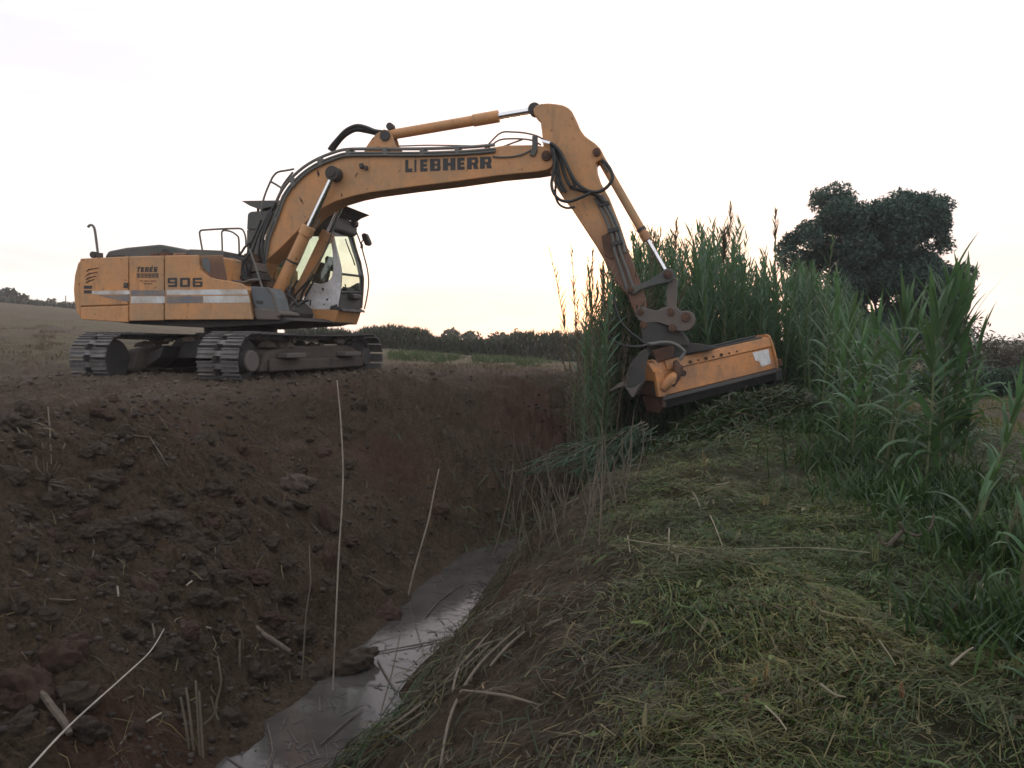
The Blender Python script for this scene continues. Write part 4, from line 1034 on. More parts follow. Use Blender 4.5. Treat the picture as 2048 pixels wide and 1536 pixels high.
# toothed claw on the left
claw = carrier('claw', [(405, 900), (430, 865), (480, 842), (500, 900), (475, 1000), (470, 1120), (440, 1170), (395, 1240), (365, 1262), (350, 1240), (300, 1190), (270, 1165), (300, 1080), (330, 1000), (370, 930)], 12.1, 0.10, 'dark')
carrier('claw_tooth', [(300, 1120), (310, 1160), (230, 1180), (170, 1212), (150, 1200), (200, 1170), (245, 1135)], 12.0, 0.09, 'steel')
carrier('claw_tooth', [(300, 1170), (340, 1185), (385, 1170), (440, 1130), (400, 1200), (368, 1262), (352, 1252)], 12.0, 0.09, 'steel')
depth_tube('supply_hose', [(95, 600), (110, 660), (160, 740), (240, 800), (330, 822), (430, 822), (520, 800), (610, 790)], [12.2, 12.2, 12.2, 12.2, 12.2, 12.2, 12.25, 12.3], 0.022, 'hose')
depth_tube('supply_hose', [(200, 400), (225, 520), (270, 620), (330, 690), (420, 760), (480, 815), (500, 900)], 12.3, 0.020, 'hose')
mtube('supply_hose', [(0.10, -0.25, 0.80), (0.35, -0.2, 0.84), (0.6, -0.18, 0.76), (0.85, -0.14, 0.69), (1.1, -0.13, 0.685), (1.6, -0.14, 0.69), (2.1, -0.16, 0.69)], 0.016, 'hose')
depth_tube('steel_pipe', [(600, 788), (680, 790), (745, 815), (790, 850), (805, 872), (790, 905), (762, 938)], 12.25, 0.026, 'pipe')
depth_tube('steel_pipe', [(490, 805), (540, 800), (600, 790)], 12.25, 0.030, 'pipe')

# ------------------------------------------------------------------ plants: leaf geometry
def leaf_arrays(base, az, elev, droop, L, Wd, seg=5, roll=0.0, fold=0.0):
    """arching blade: returns verts (2*(seg+1)) and quads"""
    pos = np.array(base, float); vs = []
    st = L / seg
    for i in range(seg + 1):
        t = i / seg
        el = elev - droop * t ** 1.4
        dv = np.array([math.cos(el) * math.cos(az), math.cos(el) * math.sin(az), math.sin(el)])
        side = np.array([-math.sin(az), math.cos(az), 0.0])
        up = np.cross(dv, side)
        sd = side * math.cos(roll) + up * math.sin(roll)
        w = Wd * (min(1.0, 0.35 + t * 5) * (1 - t ** 2.2) + 0.02) * 0.5
        vs.append(pos - sd * w); vs.append(pos + sd * w)
        pos = pos + dv * st
    fs = [(2 * i, 2 * i + 1, 2 * i + 3, 2 * i + 2) for i in range(seg)]
    return np.array(vs), np.array(fs)
class Arr:
    def __init__(s): s.v = []; s.f = []; s.c = []; s.n = 0
    def add(s, v, f, c=None):
        s.v.append(v); s.f.append(np.asarray(f) + s.n); s.n += len(v)
        if c is not None: s.c.append(np.tile(np.array([*c, 1.0]), (len(v), 1)))
    def mesh(s, name, mat, smooth=True):
        return mesh_np(name, np.vstack(s.v), np.vstack(s.f), mat, np.vstack(s.c) if s.c else None, smooth)
def stem_arrays(pts, r, seg=5):
    mb = MB(); mb.tube(pts, r, seg, 0, False)
    return np.array([tuple(p) for p in mb.v], float), np.array(mb.f)

def reed_variant(i, H, nleaf, Lr, Wr, start=0.25, plume=False, sparse=False, lean=0.12):
    """stem mesh, foliage mesh (and plume mesh) of one cane about H tall, base at the origin"""
    r_ = random.Random(500 + i)
    la = r_.uniform(0, 6.28)
    bend = r_.uniform(0.02, lean)
    def axis(t): return np.array([math.cos(la) * bend * H * t * t, math.sin(la) * bend * H * t * t, H * t])
    ts = np.linspace(0, 1, 9)
    sv, sf = stem_arrays([tuple(axis(t)) for t in ts], list(np.linspace(0.011, 0.004, 9)), 5)
    stem = mesh_np('reed_stem', sv, sf, M['dry_stem' if sparse else 'reed_stem'], None, True)
    A = Arr()
    az = r_.uniform(0, 6.28)
    for k in range(nleaf):
        t = start + (1 - start) * (k + r_.random() * 0.6) / nleaf
        az += math.pi + r_.uniform(-0.5, 0.5)
        L = r_.uniform(*Lr) * (0.75 + 0.5 * math.sin(math.pi * min(1, t)))
        young = max(0, (t - 0.7) / 0.3)
        v, f = leaf_arrays(axis(t), az, r_.uniform(0.75, 1.2) + 0.22 * young, r_.uniform(0.3, 1.5) * (1 - 0.6 * young), L * (1 - 0.35 * young), r_.uniform(*Wr), 4, r_.uniform(-0.4, 0.4))
        A.add(v, f)
    fol = A.mesh('reed_foliage', M['reed_dry' if sparse else 'reed'])
    pm = None
    if plume:
        P = Arr(); top = axis(1.0)
        for k in range(46):
            t = k / 46
            v, f = leaf_arrays(top + np.array([0, 0, 0.42 * t - 0.03]), r_.uniform(0, 6.28), r_.uniform(1.0, 1.35), r_.uniform(-0.1, 0.5), r_.uniform(0.10, 0.22) * (1.1 - 0.6 * t), 0.016, 3)
            P.add(v, f)
        pm = P.mesh('reed_plume', M['reed_dry'])
    return stem, fol, pm
def plant_reed(var, p, H, yaw, tilt, label, group, base_h, name='reed'):
    o = empty(name, p, label, 'reed', group)
    o.rotation_euler = (tilt * math.cos(yaw * 1.7), tilt * math.sin(yaw * 1.7), yaw)
    s = H / base_h
    o.scale = (0.6 * s + 0.4, 0.6 * s + 0.4, s)
    link('stem', var[0], o); link('foliage', var[1], o)
    if var[2]: link('plume', var[2], o)
    return o

# ------------------------------------------------------------------ reed thicket behind the mower
VAR = [reed_variant(i, 3.0, 46, (0.24, 0.46), (0.020, 0.034), 0.10) for i in range(7)]
VARP = [reed_variant(20 + i, 3.0, 40, (0.22, 0.42), (0.018, 0.03), 0.14, plume=True) for i in range(3)]
VARS = [reed_variant(40 + i, 3.0, 54, (0.12, 0.27), (0.012, 0.020), 0.16, sparse=True, lean=0.2) for i in range(5)]
TOPX = [1165, 1195, 1225, 1250, 1290, 1320, 1350, 1390, 1415, 1430, 1450, 1480, 1510, 1550, 1600, 1650, 1690, 1720, 1790]
TOPY = [650, 600, 545, 490, 440, 442, 470, 470, 440, 425, 440, 480, 500, 510, 512, 524, 560, 600, 640]
def top_limit(px): return float(np.interp(px, TOPX, TOPY))
placed = 0; stuff_spots = []
spots = []
tries = 0
while len(spots) < 1080 and tries < 20000:
    tries += 1
    px = rnd.uniform(1165, 1790); Y = rnd.uniform(14.0 if px < 1615 else 12.6, 18.8)
    X = (px - 1024) / FOC * Y
    zt = EYE.z + (680 - top_limit(px)) / FOC * Y
    spots.append((Y, X, px, zt))
zs_ = ground(np.array([s[1] for s in spots]), np.array([s[0] for s in spots]))
order = sorted(range(len(spots)), key=lambda i: spots[i][0])
NIND = 215
rest = Arr()
for q, i in enumerate(order):
    Y, X, px, zt = spots[i]
    z0 = float(zs_[i]) - 0.05
    full = zt - z0 - 0.12
    u = rnd.random()
    H = full * (rnd.uniform(0.82, 1.0) if u < 0.45 else rnd.uniform(0.5, 0.85))
    if H < 0.8: continue
    yaw = rnd.uniform(0, 6.28); tilt = rnd.uniform(0, 0.10)
    if q < NIND:
        pl = rnd.random() < 0.05
        v = rnd.choice(VARP if pl else VAR)
        lab = 'plumed green reed standing in the thicket behind the flail mower' if pl else 'leafy green reed standing in the thicket behind the flail mower'
        plant_reed(v, (X, Y, z0), H * (0.88 if pl else 1), yaw, tilt, lab, 'plumed reeds in the thicket' if pl else 'leafy reeds in the thicket', 3.0)
    else:
        v = VAR[q % 7]
        mtx = Matrix.Translation((X, Y, z0)) @ Matrix.Rotation(yaw, 4, 'Z') @ Matrix.Scale(H / 3.0, 4)
        me = v[1]
        n = len(me.vertices); co = np.empty(n * 3, np.float32); me.vertices.foreach_get('co', co)
        co = co.reshape(-1, 3) @ np.array(mtx.to_3x3()).T + np.array(mtx.translation)
        fi = np.empty(len(me.loops), np.int32); me.loops.foreach_get('vertex_index', fi)
        rest.add(co, fi.reshape(-1, 4))
o = link('reed_mass', rest.mesh('reed_mass', M['reed'])); tag(o, 'dense mass of green reeds filling the back of the thicket', kind='stuff')
# singled-out tall canes that stand clear of the thicket's top
TALL = [(1432, 402, 14.2, True, 'tallest plumed reed rising above the middle of the thicket'),
        (1416, 428, 14.4, False, 'tall bare-tipped reed just left of the tallest plumed reed'),
        (1452, 452, 14.0, True, 'plumed reed just right of the tallest one in the thicket'),
        (1552, 408, 15.0, True, 'reed with a leaning plume standing alone left of the pine crown'),
        (1505, 455, 15.2, True, 'short plumed reed between the tallest reed and the leaning plume'),
        (1310, 432, 14.0, True, 'plumed reed right beside the bucket cylinder of the arm'),
        (1285, 455, 14.0, True, 'reed tip showing just behind the bucket cylinder'),
        (1468, 470, 14.6, False, 'leafy reed tip pointing up right of the plumed reeds'),
        (1640, 470, 14.5, False, 'green reed tip in front of the pine crown'),
        (1336, 462, 14.0, False, 'narrow reed tip right of the bucket cylinder')]
for k, (px, py, Y, pl, lab) in enumerate(TALL):
    b = at_depth(px - 8, 760, Y); z0 = gz(b.x, Y) - 0.05
    t = at_depth(px, py, Y)
    H = t.z - z0
    v = VARP[k % 3] if pl else VAR[k % 7]
    plant_reed(v, (t.x, Y, z0), H * (0.87 if pl else 0.97), rnd.uniform(0, 6), 0.04, lab, 'tall reeds above the thicket', 3.0)
# wispy backlit reeds left of the arm
wis = []
for k in range(36):
    px = rnd.uniform(1120, 1262); Y = rnd.uniform(11.3, 13.6) if px < 1205 else rnd.uniform(12.9, 13.7)
    ty = np.interp(px, [1115, 1130, 1160, 1190, 1230, 1262], [600, 500, 505, 540, 540, 560]) + rnd.uniform(-15, 150)
    wis.append((px, ty, Y))
WL = {0: 'leftmost wispy backlit reed beside the arm', 1: 'wispy reed with a feathery tip just left of the arm'}
for k, (px, ty, Y) in enumerate(wis):
    if k == 0: px, ty, Y = 1126, 488, 12.2
    if k == 1: px, ty, Y = 1150, 500, 12.3
    t = at_depth(px, ty, Y); bx = t.x + rnd.uniform(0.0, 0.35)
    z0 = gz(bx, Y) - 0.05
    plant_reed(VARS[k % 5], (bx, Y, z0), max(0.8, t.z - z0), rnd.uniform(0, 6), 0.07,
               WL.get(k, 'thin backlit dry reed in the sparse clump left of the arm'), 'wispy reeds left of the arm', 3.0)
# shorter leafy canes on the ditch side below the arm and mower
for k in range(96):
    px = rnd.uniform(1170, 1300); Y = rnd.uniform(11.3, 13.4) if px < 1200 else rnd.uniform(12.9, 13.8)
    X = (px - 1024) / FOC * Y; z0 = gz(X, Y) - 0.05
    ty = rnd.uniform(500, 720) + max(0, 1215 - px) * 1.2
    t = at_depth(px, ty, Y)
    H = max(0.7, t.z - z0)
    vs_ = rnd.random() < 0.4
    plant_reed(VARS[k % 5] if vs_ else VAR[k % 7], (X, Y, z0), H, rnd.uniform(0, 6), 0.10,
               'dry leaning reed in the tangle under the arm' if vs_ else 'short green reed in the tangle under the arm', 'reeds in the tangle under the arm', 3.0)

# ------------------------------------------------------------------ single canes in the foreground, each leaf its own piece
LEAFV = []
for i in range(8):
    r_ = random.Random(70 + i)
    L = [0.30, 0.38, 0.44, 0.50, 0.44, 0.34, 0.54, 0.50][i]
    v, f = leaf_arrays((0, 0, 0), 0.0, 0.0, [0.6, 1.1, 1.6, 2.0, 0.2, 0.8, 2.4, 0.35][i], L, [0.042, 0.048, 0.052, 0.056, 0.05, 0.042, 0.058, 0.054][i], 7, 0.15 * (i % 3 - 1))
    LEAFV.append(mesh_np('leaf', v, f, M['cane_leaf'], None, True))
def fine_cane(base, tip, label, nleaf, r0=0.013, start=0.25, size=1.0, group='single canes along the field edge', seed=0, wild=1.0, stem='reed_stem', up=0.6):
    r_ = random.Random(900 + seed)
    base = Vector(base); tip = Vector(tip)
    o = empty('cane', base, label, 'cane', group)
    d = tip - base
    pts = []
    nseg = 14
    for i in range(nseg + 1):
        t = i / nseg
        pts.append(d * t + Vector((0.03 * math.sin(2.2 * t), 0.0, 0)) * d.length * (t - t * t))
    mb = MB()
    mb.tube([base + p for p in pts], list(np.linspace(r0, r0 * 0.35, nseg + 1)), 7)
    for i in range(1, nseg):
        p = base + pts[i]; ax = (pts[i + 1] - pts[i - 1]).normalized()
        rr = r0 + (r0 * 0.35 - r0) * i / nseg
        mb.tube([p - ax * 0.008, p + ax * 0.008], [rr * 1.3, rr * 1.3], 7)
    mb.build('stem', M[stem], o, smooth=True)
    az = r_.uniform(-0.6, 0.6)
    for k in range(nleaf):
        t = start + (1 - start) * (k + 0.5 * r_.random()) / nleaf
        i = min(int(t * nseg), nseg - 1)
        p = pts[i].lerp(pts[i + 1], t * nseg - i)
        az += math.pi + r_.uniform(-0.55, 0.55) * wild
        young = min(1.0, max(0.0, (t - up) / (1 - up)) * 1.3)
        el = r_.uniform(0.65, 1.15) * (1 - young) + r_.uniform(1.15, 1.47) * young
        lf = link('leaf', LEAFV[r_.choice((0, 1, 2, 3, 5, 6) if young < 0.4 else (0, 4, 7))], o)
        s = size * r_.uniform(0.8, 1.15)
        lf.matrix_basis = Matrix.Translation(p) @ Matrix.Rotation(az, 4, 'Z') @ Matrix.Rotation(-el, 4, 'Y') @ Matrix.Rotation(r_.uniform(-0.5, 0.5), 4, 'X') @ Matrix.Scale(s, 4)
    return o
def cane_px(bpx, bpy, tpx, tpy, label, nleaf, Y=None, **kw):
    if Y is None: b = hit(bpx, bpy)
    else:
        b = at_depth(bpx, bpy, Y); b.z = gz(b.x, b.y) - 0.02
    t = at_depth(tpx, tpy, b.y - 0.05)
    return fine_cane(b, t, label, nleaf, **kw)
FG = [(1872, 1000, 1900, 560, 'biggest leafy green cane in the clump at the field edge', 44, 7.0, dict(size=1.15, start=0.1, up=0.5)),
      (1890, 1010, 1932, 610, 'leafy green cane leaning right in the biggest clump', 38, 7.1, dict(size=1.1, start=0.15, up=0.5)),
      (1850, 1000, 1872, 620, 'green cane on the left of the biggest clump', 34, 6.9, dict(size=1.05, start=0.15, up=0.55)),
      (1905, 1005, 1912, 660, 'green cane at the back of the biggest clump', 30, 7.3, dict(size=1.05, start=0.15, up=0.55)),
      (1880, 1000, 1890, 640, 'green cane in the middle of the biggest clump', 34, 7.2, dict(size=1.1, start=0.12, up=0.5)),
      (1918, 1010, 1958, 690, 'outermost green cane on the right of the biggest clump', 24, 7.2, dict(size=0.95, start=0.2, up=0.6)),
      (1768, 985, 1812, 620, 'yellow-stemmed cane with its stem bare below, left of the biggest clump', 26, 7.4, dict(size=0.95, start=0.36, r0=0.013, up=0.6)),
      (1775, 930, 1838, 640, 'upright green cane behind the yellow-stemmed one', 28, 8.2, dict(size=1.0, start=0.3, up=0.6)),
      (1700, 960, 1722, 690, 'short green cane nearest the mown strip', 28, 8.0, dict(size=0.85, start=0.05)),
      (1672, 930, 1690, 680, 'green cane between the mower and the short cane', 28, 8.8, dict(size=0.9, start=0.05)),
      (1715, 905, 1760, 640, 'thin green cane in front of the pine trunk', 26, 9.2, dict(size=0.9, start=0.1)),
      (1640, 850, 1660, 625, 'green cane just right of the mower end', 28, 10.5, dict(size=1.0, start=0.05)),
      (1740, 880, 1725, 670, 'leaning green cane behind the short cane', 26, 9.8, dict(size=0.9, start=0.05)),
      (1690, 880, 1700, 640, 'green cane among the dense canes left of the yellow-stemmed one', 28, 10.0, dict(size=1.0, start=0.05)),
      (1660, 860, 1676, 610, 'taller green cane right behind the one at the mower end', 28, 11.2, dict(size=1.05, start=0.05)),
      (1790, 900, 1800, 690, 'green cane in the gap behind the yellow-stemmed cane', 24, 9.6, dict(size=0.95, start=0.05)),
      (1945, 1075, 2040, 790, 'bright green cane leaning out at the photo edge', 22, 5.6, dict(size=0.7, start=0.25, up=0.55)),
      (1996, 1060, 2075, 890, 'stubby cane right of the bright leaning one', 14, 5.0, dict(size=0.55, start=0.15)),
      (1785, 1090, 1800, 1005, 'low leafy cane shoot beside the torn root', 20, 6.0, dict(size=0.5, start=0.0, wild=2)),
      (1830, 1060, 1845, 970, 'low leafy cane shoot under the biggest clump', 22, 6.4, dict(size=0.55, start=0.0, wild=2)),
      (1745, 1055, 1738, 990, 'smallest leafy cane shoot on the mown edge', 16, 6.6, dict(size=0.5, start=0.0, wild=2)),
      (1810, 1010, 1822, 900, 'leafy cane shoot at the foot of the clump on its left', 20, 7.0, dict(size=0.6, start=0.0, wild=2)),
      (1925, 1130, 1960, 1000, 'broad-leaved cane shoot with one wide leaf', 10, 5.2, dict(size=0.75, start=0.0, wild=2)),
      (2030, 1260, 2060, 1030, 'cane shoot at the photo edge, above the mown clippings', 16, 4.2, dict(size=0.5, start=0.05, wild=1.6)),
      (2060, 1450, 2090, 1220, 'cane shoot nearest the camera at the photo edge', 12, 3.5, dict(size=0.45, start=0.05, wild=1.6)),
      (1905, 960, 1955, 760, 'short cane behind the clump, in the grass field', 22, 9.0, dict(size=0.9, start=0.1))]
for k, (bx, by, tx, ty, lab, n, Y, kw) in enumerate(FG):
    cane_px(bx, by, tx, ty, lab, n, Y, seed=k, **kw)

# ------------------------------------------------------------------ the pine and other trees
def clump_tree(name, label, cat, base, trunk, clumps, nleaf, leaf, mat, group=None, bark='bark', flat=0.75, seed=1, limbs=True):
    """trunk: list of (point, radius); clumps: list of (centre, radius)"""
    g = np.random.default_rng(seed)
    o = empty(name, base, label, cat, group)
    mb = MB()
    mb.tube([p for p, r in trunk], [r for p, r in trunk], 9, 3)
    if limbs:
        tp = [p for p, r in trunk]
        for c, r in clumps:
            k = min(range(len(tp)), key=lambda i: (Vector(c) - tp[i]).length + 0.6 * max(0, tp[i].z - c[2] + 0.5))
            s = tp[k]; mid = s.lerp(Vector(c), 0.5) + Vector((0, 0, -0.1 * (Vector(c) - s).length))
            mb.tube([s, mid, Vector(c)], [trunk[k][1] * 0.5, trunk[k][1] * 0.28, 0.03], 6)
    mb.build('trunk', M[bark], o, smooth=True)
    V = []; F = []; n0 = 0
    lw, ll = leaf
    for c, r in clumps:
        n = int(nleaf * r * r)
        dirs = g.normal(size=(n, 3)); dirs /= np.linalg.norm(dirs, axis=1)[:, None]
        rad = r * (0.35 + 0.65 * g.random(n) ** 0.45) * (1 + 0.22 * np.sin(dirs[:, 0] * 7 + c[0] * 3) * np.cos(dirs[:, 2] * 6))
        p = np.array(c) + dirs * rad[:, None] * np.array([1, 1, flat])
        a = g.normal(size=(n, 3)); a /= np.linalg.norm(a, axis=1)[:, None]
        b = np.cross(a, g.normal(size=(n, 3))); b /= np.linalg.norm(b, axis=1)[:, None]
        sz = g.uniform(0.6, 1.3, (n, 1))
        q = np.stack([p - b * lw * sz, p + a * ll * 0.5 * sz, p + b * lw * sz, p - a * ll * 0.5 * sz], 1)
        V.append(q.reshape(-1, 3)); F.append(np.arange(n * 4).reshape(-1, 4) + n0); n0 += n * 4
    me = mesh_np('crown', np.vstack(V) - np.array(base), np.vstack(F), M[mat])
    link('crown', me, o)
    return o
PY = 34.0
g_ = random.Random(5)
pine_c = []
def pc(px, py, rpx, n, dep=2.2):
    for k in range(n):
        Y = PY + g_.uniform(-dep, dep)
        r = rpx / FOC * PY
        a = g_.uniform(0, 6.28); q = math.sqrt(g_.random()) * rpx * 0.55
        p = at_depth(px + math.cos(a) * q, py + math.sin(a) * q * 0.8, Y)
        pine_c.append((tuple(p), r * g_.uniform(0.55, 0.8)))
for px, py, rp, n in ((1680, 412, 44, 7), (1650, 440, 40, 5), (1705, 450, 50, 6), (1800, 415, 46, 7), (1770, 440, 46, 6), (1850, 425, 42, 6), (1882, 415, 26, 4), (1862, 460, 40, 6), (1620, 470, 34, 5), (1588, 478, 26, 4), (1570, 492, 20, 3), (1660, 500, 46, 6), (1730, 500, 52, 7), (1800, 495, 52, 7), (1850, 520, 38, 5), (1610, 530, 36, 4), (1690, 560, 44, 5), (1770, 560, 50, 5), (1840, 575, 44, 6), (1900, 545, 34, 5), (1915, 590, 34, 5), (1880, 620, 36, 4), (1700, 610, 40, 3), (1640, 590, 34, 3), (1930, 545, 24, 3), (1790, 620, 40, 3), (1660, 640, 50, 4), (1720, 650, 50, 4), (1600, 560, 40, 4), (1740, 580, 50, 4), (1830, 640, 44, 4), (1745, 415, 30, 4), (1830, 460, 40, 5), (1890, 480, 26, 4), (1640, 400, 26, 4), (1760, 520, 50, 4), (1640, 600, 50, 4), (1690, 590, 50, 4), (1840, 600, 50, 4), (1900, 600, 44, 4), (1870, 560, 50, 4), (1780, 660, 50, 4), (1880, 660, 50, 4), (1590, 520, 36, 3), (1670, 680, 46, 4), (1730, 700, 46, 4), (1800, 700, 46, 4), (1870, 690, 46, 4), (1720, 540, 56, 4), (1810, 545, 56, 4)):
    pc(px, py, rp, n)
pb = at_depth(1765, 700, PY); pb.z = gz(pb.x, PY) - 0.1
clump_tree('pine_tree', 'large dark pine tree with a wide lumpy crown behind the canes', 'tree', tuple(pb),
           [(Vector(pb), 0.30), (pb + Vector((0.1, 0, 1.6)), 0.27), (pb + Vector((-0.1, 0, 3.2)), 0.22), (pb + Vector((0.2, 0.1, 4.8)), 0.15), (pb + Vector((0.1, 0, 6.2)), 0.07)],
           pine_c, 1700, (0.028, 0.20), 'pine', seed=3, flat=0.9)
def small_tree(px, pyb, pyt, wpx, Y, label, name='tree', mat='tree', n=9, seed=0, group=None, leaf=(0.10, 0.34), dens=150, flat=0.8, cat='tree', lo=0.42):
    g2 = random.Random(300 + seed)
    b = at_depth(px, pyb, Y); t = at_depth(px, pyt, Y); w = wpx / FOC * Y
    H = t.z - b.z
    cl = []
    for k in range(n):
        r = w * g2.uniform(0.2, 0.3)
        u = g2.uniform(-1, 1)
        cl.append(((b.x + u * (w / 2 - r * 0.8), Y + g2.uniform(-w / 3, w / 3), b.z + H * g2.uniform(lo, 0.72) + (1 - u * u) * H * 0.12), min(r, H * 0.36)))
    cl.append(((b.x, Y, t.z - w * 0.2), w * 0.24))
    return clump_tree(name, label, cat, tuple(b), [(Vector(b), w * 0.035), (b.lerp(t, 0.4), w * 0.028), (b.lerp(t, 0.8), w * 0.012)], cl, dens, leaf, mat, group, flat=flat, seed=seed + 10, limbs=True)
far_g = 'distant trees on the skyline'
small_tree(16, 614, 578, 46, 150, 'dark rounded tree on the far left skyline, the leftmost and tallest there', seed=1, group=far_g, leaf=(0.25, 0.8), dens=26, n=12)
small_tree(44, 614, 588, 40, 152, 'dark rounded tree right beside the leftmost skyline tree', seed=2, group=far_g, leaf=(0.25, 0.8), dens=26, n=12)
small_tree(78, 616, 601, 26, 160, 'small bush-like tree on the left skyline between the round trees and the pole', seed=3, group=far_g, leaf=(0.25, 0.7), dens=26)
small_tree(104, 618, 598, 24, 160, 'small pointed tree on the left skyline just left of the pole', seed=4, group=far_g, leaf=(0.25, 0.7), dens=26)
small_tree(122, 620, 604, 22, 165, 'lowest small tree on the left skyline by the counterweight', seed=5, group=far_g, leaf=(0.25, 0.7), dens=26)
small_tree(905, 692, 658, 46, 110, 'left of the two round trees above the far reed hedge', seed=6, group=far_g, leaf=(0.16, 0.55), dens=40, n=12)
small_tree(944, 692, 661, 42, 112, 'right of the two round trees above the far reed hedge', seed=7, group=far_g, leaf=(0.16, 0.55), dens=40, n=12)
small_tree(1002, 696, 664, 52, 120, 'wide hazy tree above the far hedge, left of the jagged tree', seed=8, group=far_g, leaf=(0.16, 0.55), dens=34, n=12)
small_tree(1036, 694, 655, 30, 115, 'narrow jagged tree above the far hedge', seed=9, group=far_g, leaf=(0.16, 0.5), dens=30, n=8)
sh_g = 'sparse shrubs at the edge of the right field'
for k, (px, pt, w, Y, lab) in enumerate([(1925, 640, 130, 26, 'grey-brown shrub right behind the biggest cane clump'), (1990, 672, 95, 27, 'twiggy grey-brown shrub in the middle of the row at the right field edge'), (2040, 676, 95, 27.5, 'twiggy grey-brown shrub at the photo edge'), (1870, 670, 100, 28, 'grey-brown shrub half hidden by the cane clump'), (2090, 700, 80, 27, 'grey-brown shrub past the photo edge')]):
    small_tree(px, 800, pt, w, Y, lab, name='shrub', mat='shrub', n=26, seed=40 + k, group=sh_g, leaf=(0.022, 0.16), dens=560, flat=1.15, cat='shrub', lo=0.1)
for k, (px, pt, w, Y, lab) in enumerate([(1935, 728, 170, 22, 'low dense dark green bush under the shrubs'), (2015, 732, 130, 21.5, 'low dark green bush at the right end of the bush row'), (1845, 735, 150, 22.5, 'low dark green bush behind the yellow-stemmed cane')]):
    small_tree(px, 812, pt, w, Y, lab, name='bush', mat='bush', n=22, seed=60 + k, group='low green bushes at the field edge', leaf=(0.02, 0.16), dens=900, flat=0.6, cat='bush', lo=0.1)
# thin utility pole on the far left
mb = MB(); p = at_depth(131.5, 622, 150); mb.cyl(p, at_depth(131.5, 591, 150), 0.11, 0.08, 8)
pole = mb.build('utility_pole', M['dark']); tag(pole, 'thin distant utility pole on the left skyline', 'pole')

# ------------------------------------------------------------------ reed hedge and far greenery (uncountable)
def blade_cloud(pts, hgt, wid, jitter, g, lean=0.5):
    n = len(pts)
    az = g.uniform(0, 6.28, n); le = np.abs(g.normal(0, lean, n))
    d = np.stack([np.sin(le) * np.cos(az), np.sin(le) * np.sin(az), np.cos(le)], -1)
    a2 = g.uniform(0, 6.28, n)
    s = np.stack([np.cos(a2), np.sin(a2), np.zeros(n)], -1)
    h = (hgt * g.uniform(0.6, 1.4, n))[:, None]; w = (wid * g.uniform(0.6, 1.4, n))[:, None]
    mid = pts + d * h * 0.5
    tip = pts + d * h + np.stack([np.cos(az), np.sin(az), -0.5 * np.ones(n)], -1) * h * 0.22
    v = np.stack([pts - s * w * 0.3, pts + s * w * 0.3, mid + s * w * 0.5, mid - s * w * 0.5, tip], 1)
    base = np.arange(n)[:, None] * 5
    quads = base + np.array([[0, 1, 2, 3]])
    tri = base + np.array([[3, 2, 4, 4]])
    return v.reshape(-1, 3), quads, tri
def stuff_blades(name, label, pts, hgt, wid, mat, g, lean=0.5, colors=None, kind='stuff'):
    v, q, t = blade_cloud(pts, hgt, wid, 0, g, lean)
    tri = np.vstack([q[:, [0, 1, 2]], q[:, [0, 2, 3]], t[:, :3]])
    cc = None
    if colors is not None: cc = np.repeat(np.hstack([colors, np.ones((len(colors), 1))]), 5, axis=0)
    me = mesh_np(name, v, tri, mat, cc)
    return tag(link(name, me), label, kind=kind)
g = np.random.default_rng(77)
def hedge(name, label, X, TY, BY, Y0, Y1, n, h, w):
    px = g.uniform(X[0], X[-1], n)
    Y = g.uniform(Y0, Y1, n)
    ty = np.interp(px, X, TY) + 5 * fbm(px, Y * 0, 14, 3, 201); by = np.interp(px, X, BY)
    u = g.random(n) ** 0.8
    py = by + (ty + 3 - by) * u
    d = np.stack([(px - 1024) / FOC, CP + SP * (768 - py) / FOC, -SP + CP * (768 - py) / FOC], -1)
    P = np.array(EYE) + d * (Y / d[:, 1])[:, None]
    return stuff_blades(name, label, P, h, w, M['hedge'], g, 0.45)
hedge('reed_hedge', 'long hedge of hazy reeds across the far side of the field', [570, 640, 690, 703, 730, 760, 800, 835, 853, 866, 900, 960, 1010, 1025, 1050, 1090, 1140, 1200],
      [660, 658, 662, 668, 660, 656, 656, 660, 668, 678, 680, 681, 681, 672, 668, 670, 668, 672], [700, 700, 702, 702, 702, 703, 706, 708, 709, 710, 713, 718, 722, 723, 725, 728, 732, 736], 56, 60, 15000, 0.45, 0.085)
hedge('far_hedge', 'low dark hedge line on the far left under the skyline trees', [-60, 0, 60, 110, 160, 300], [600, 602, 606, 611, 616, 632], [614, 617, 620, 626, 632, 640], 138, 144, 4500, 1.1, 0.35)
def field_tufts(name, label, boxes, n, h, w, mat):
    P = []
    for (x0, x1, y0, y1, share) in boxes:
        k = int(n * share)
        px = g.normal((x0 + x1) / 2, (x1 - x0) / 3.2, k); py = g.normal((y0 + y1) / 2, (y1 - y0) / 3.5, k)
        kp = (fbm(px, py * 5, 30, 3, 401) > -0.12 + 0.3 * g.random(k)) & ((px > 775) | (px < 200)) & (py > 640)
        P.append((px[kp], py[kp]))
    px = np.concatenate([p[0] for p in P]); py = np.concatenate([p[1] for p in P])
    Y = np.full(len(px), 30.0)
    for it in range(12):                               # walk each sight line down to the field
        dz = (680 - py) / FOC
        X = (px - 1024) / FOC * Y
        z = ground(X, Y, False)
        Y = np.clip(Y * (1 + 0.5 * ((EYE.z + dz * Y - z) / np.maximum(np.abs(dz) * Y + 0.4, 0.1))), 9, 70)
    X = (px - 1024) / FOC * Y
    z = ground(X, Y)
    return stuff_blades(name, label, np.stack([X, Y, z - 0.02], -1), h, w, mat, g, 0.45)
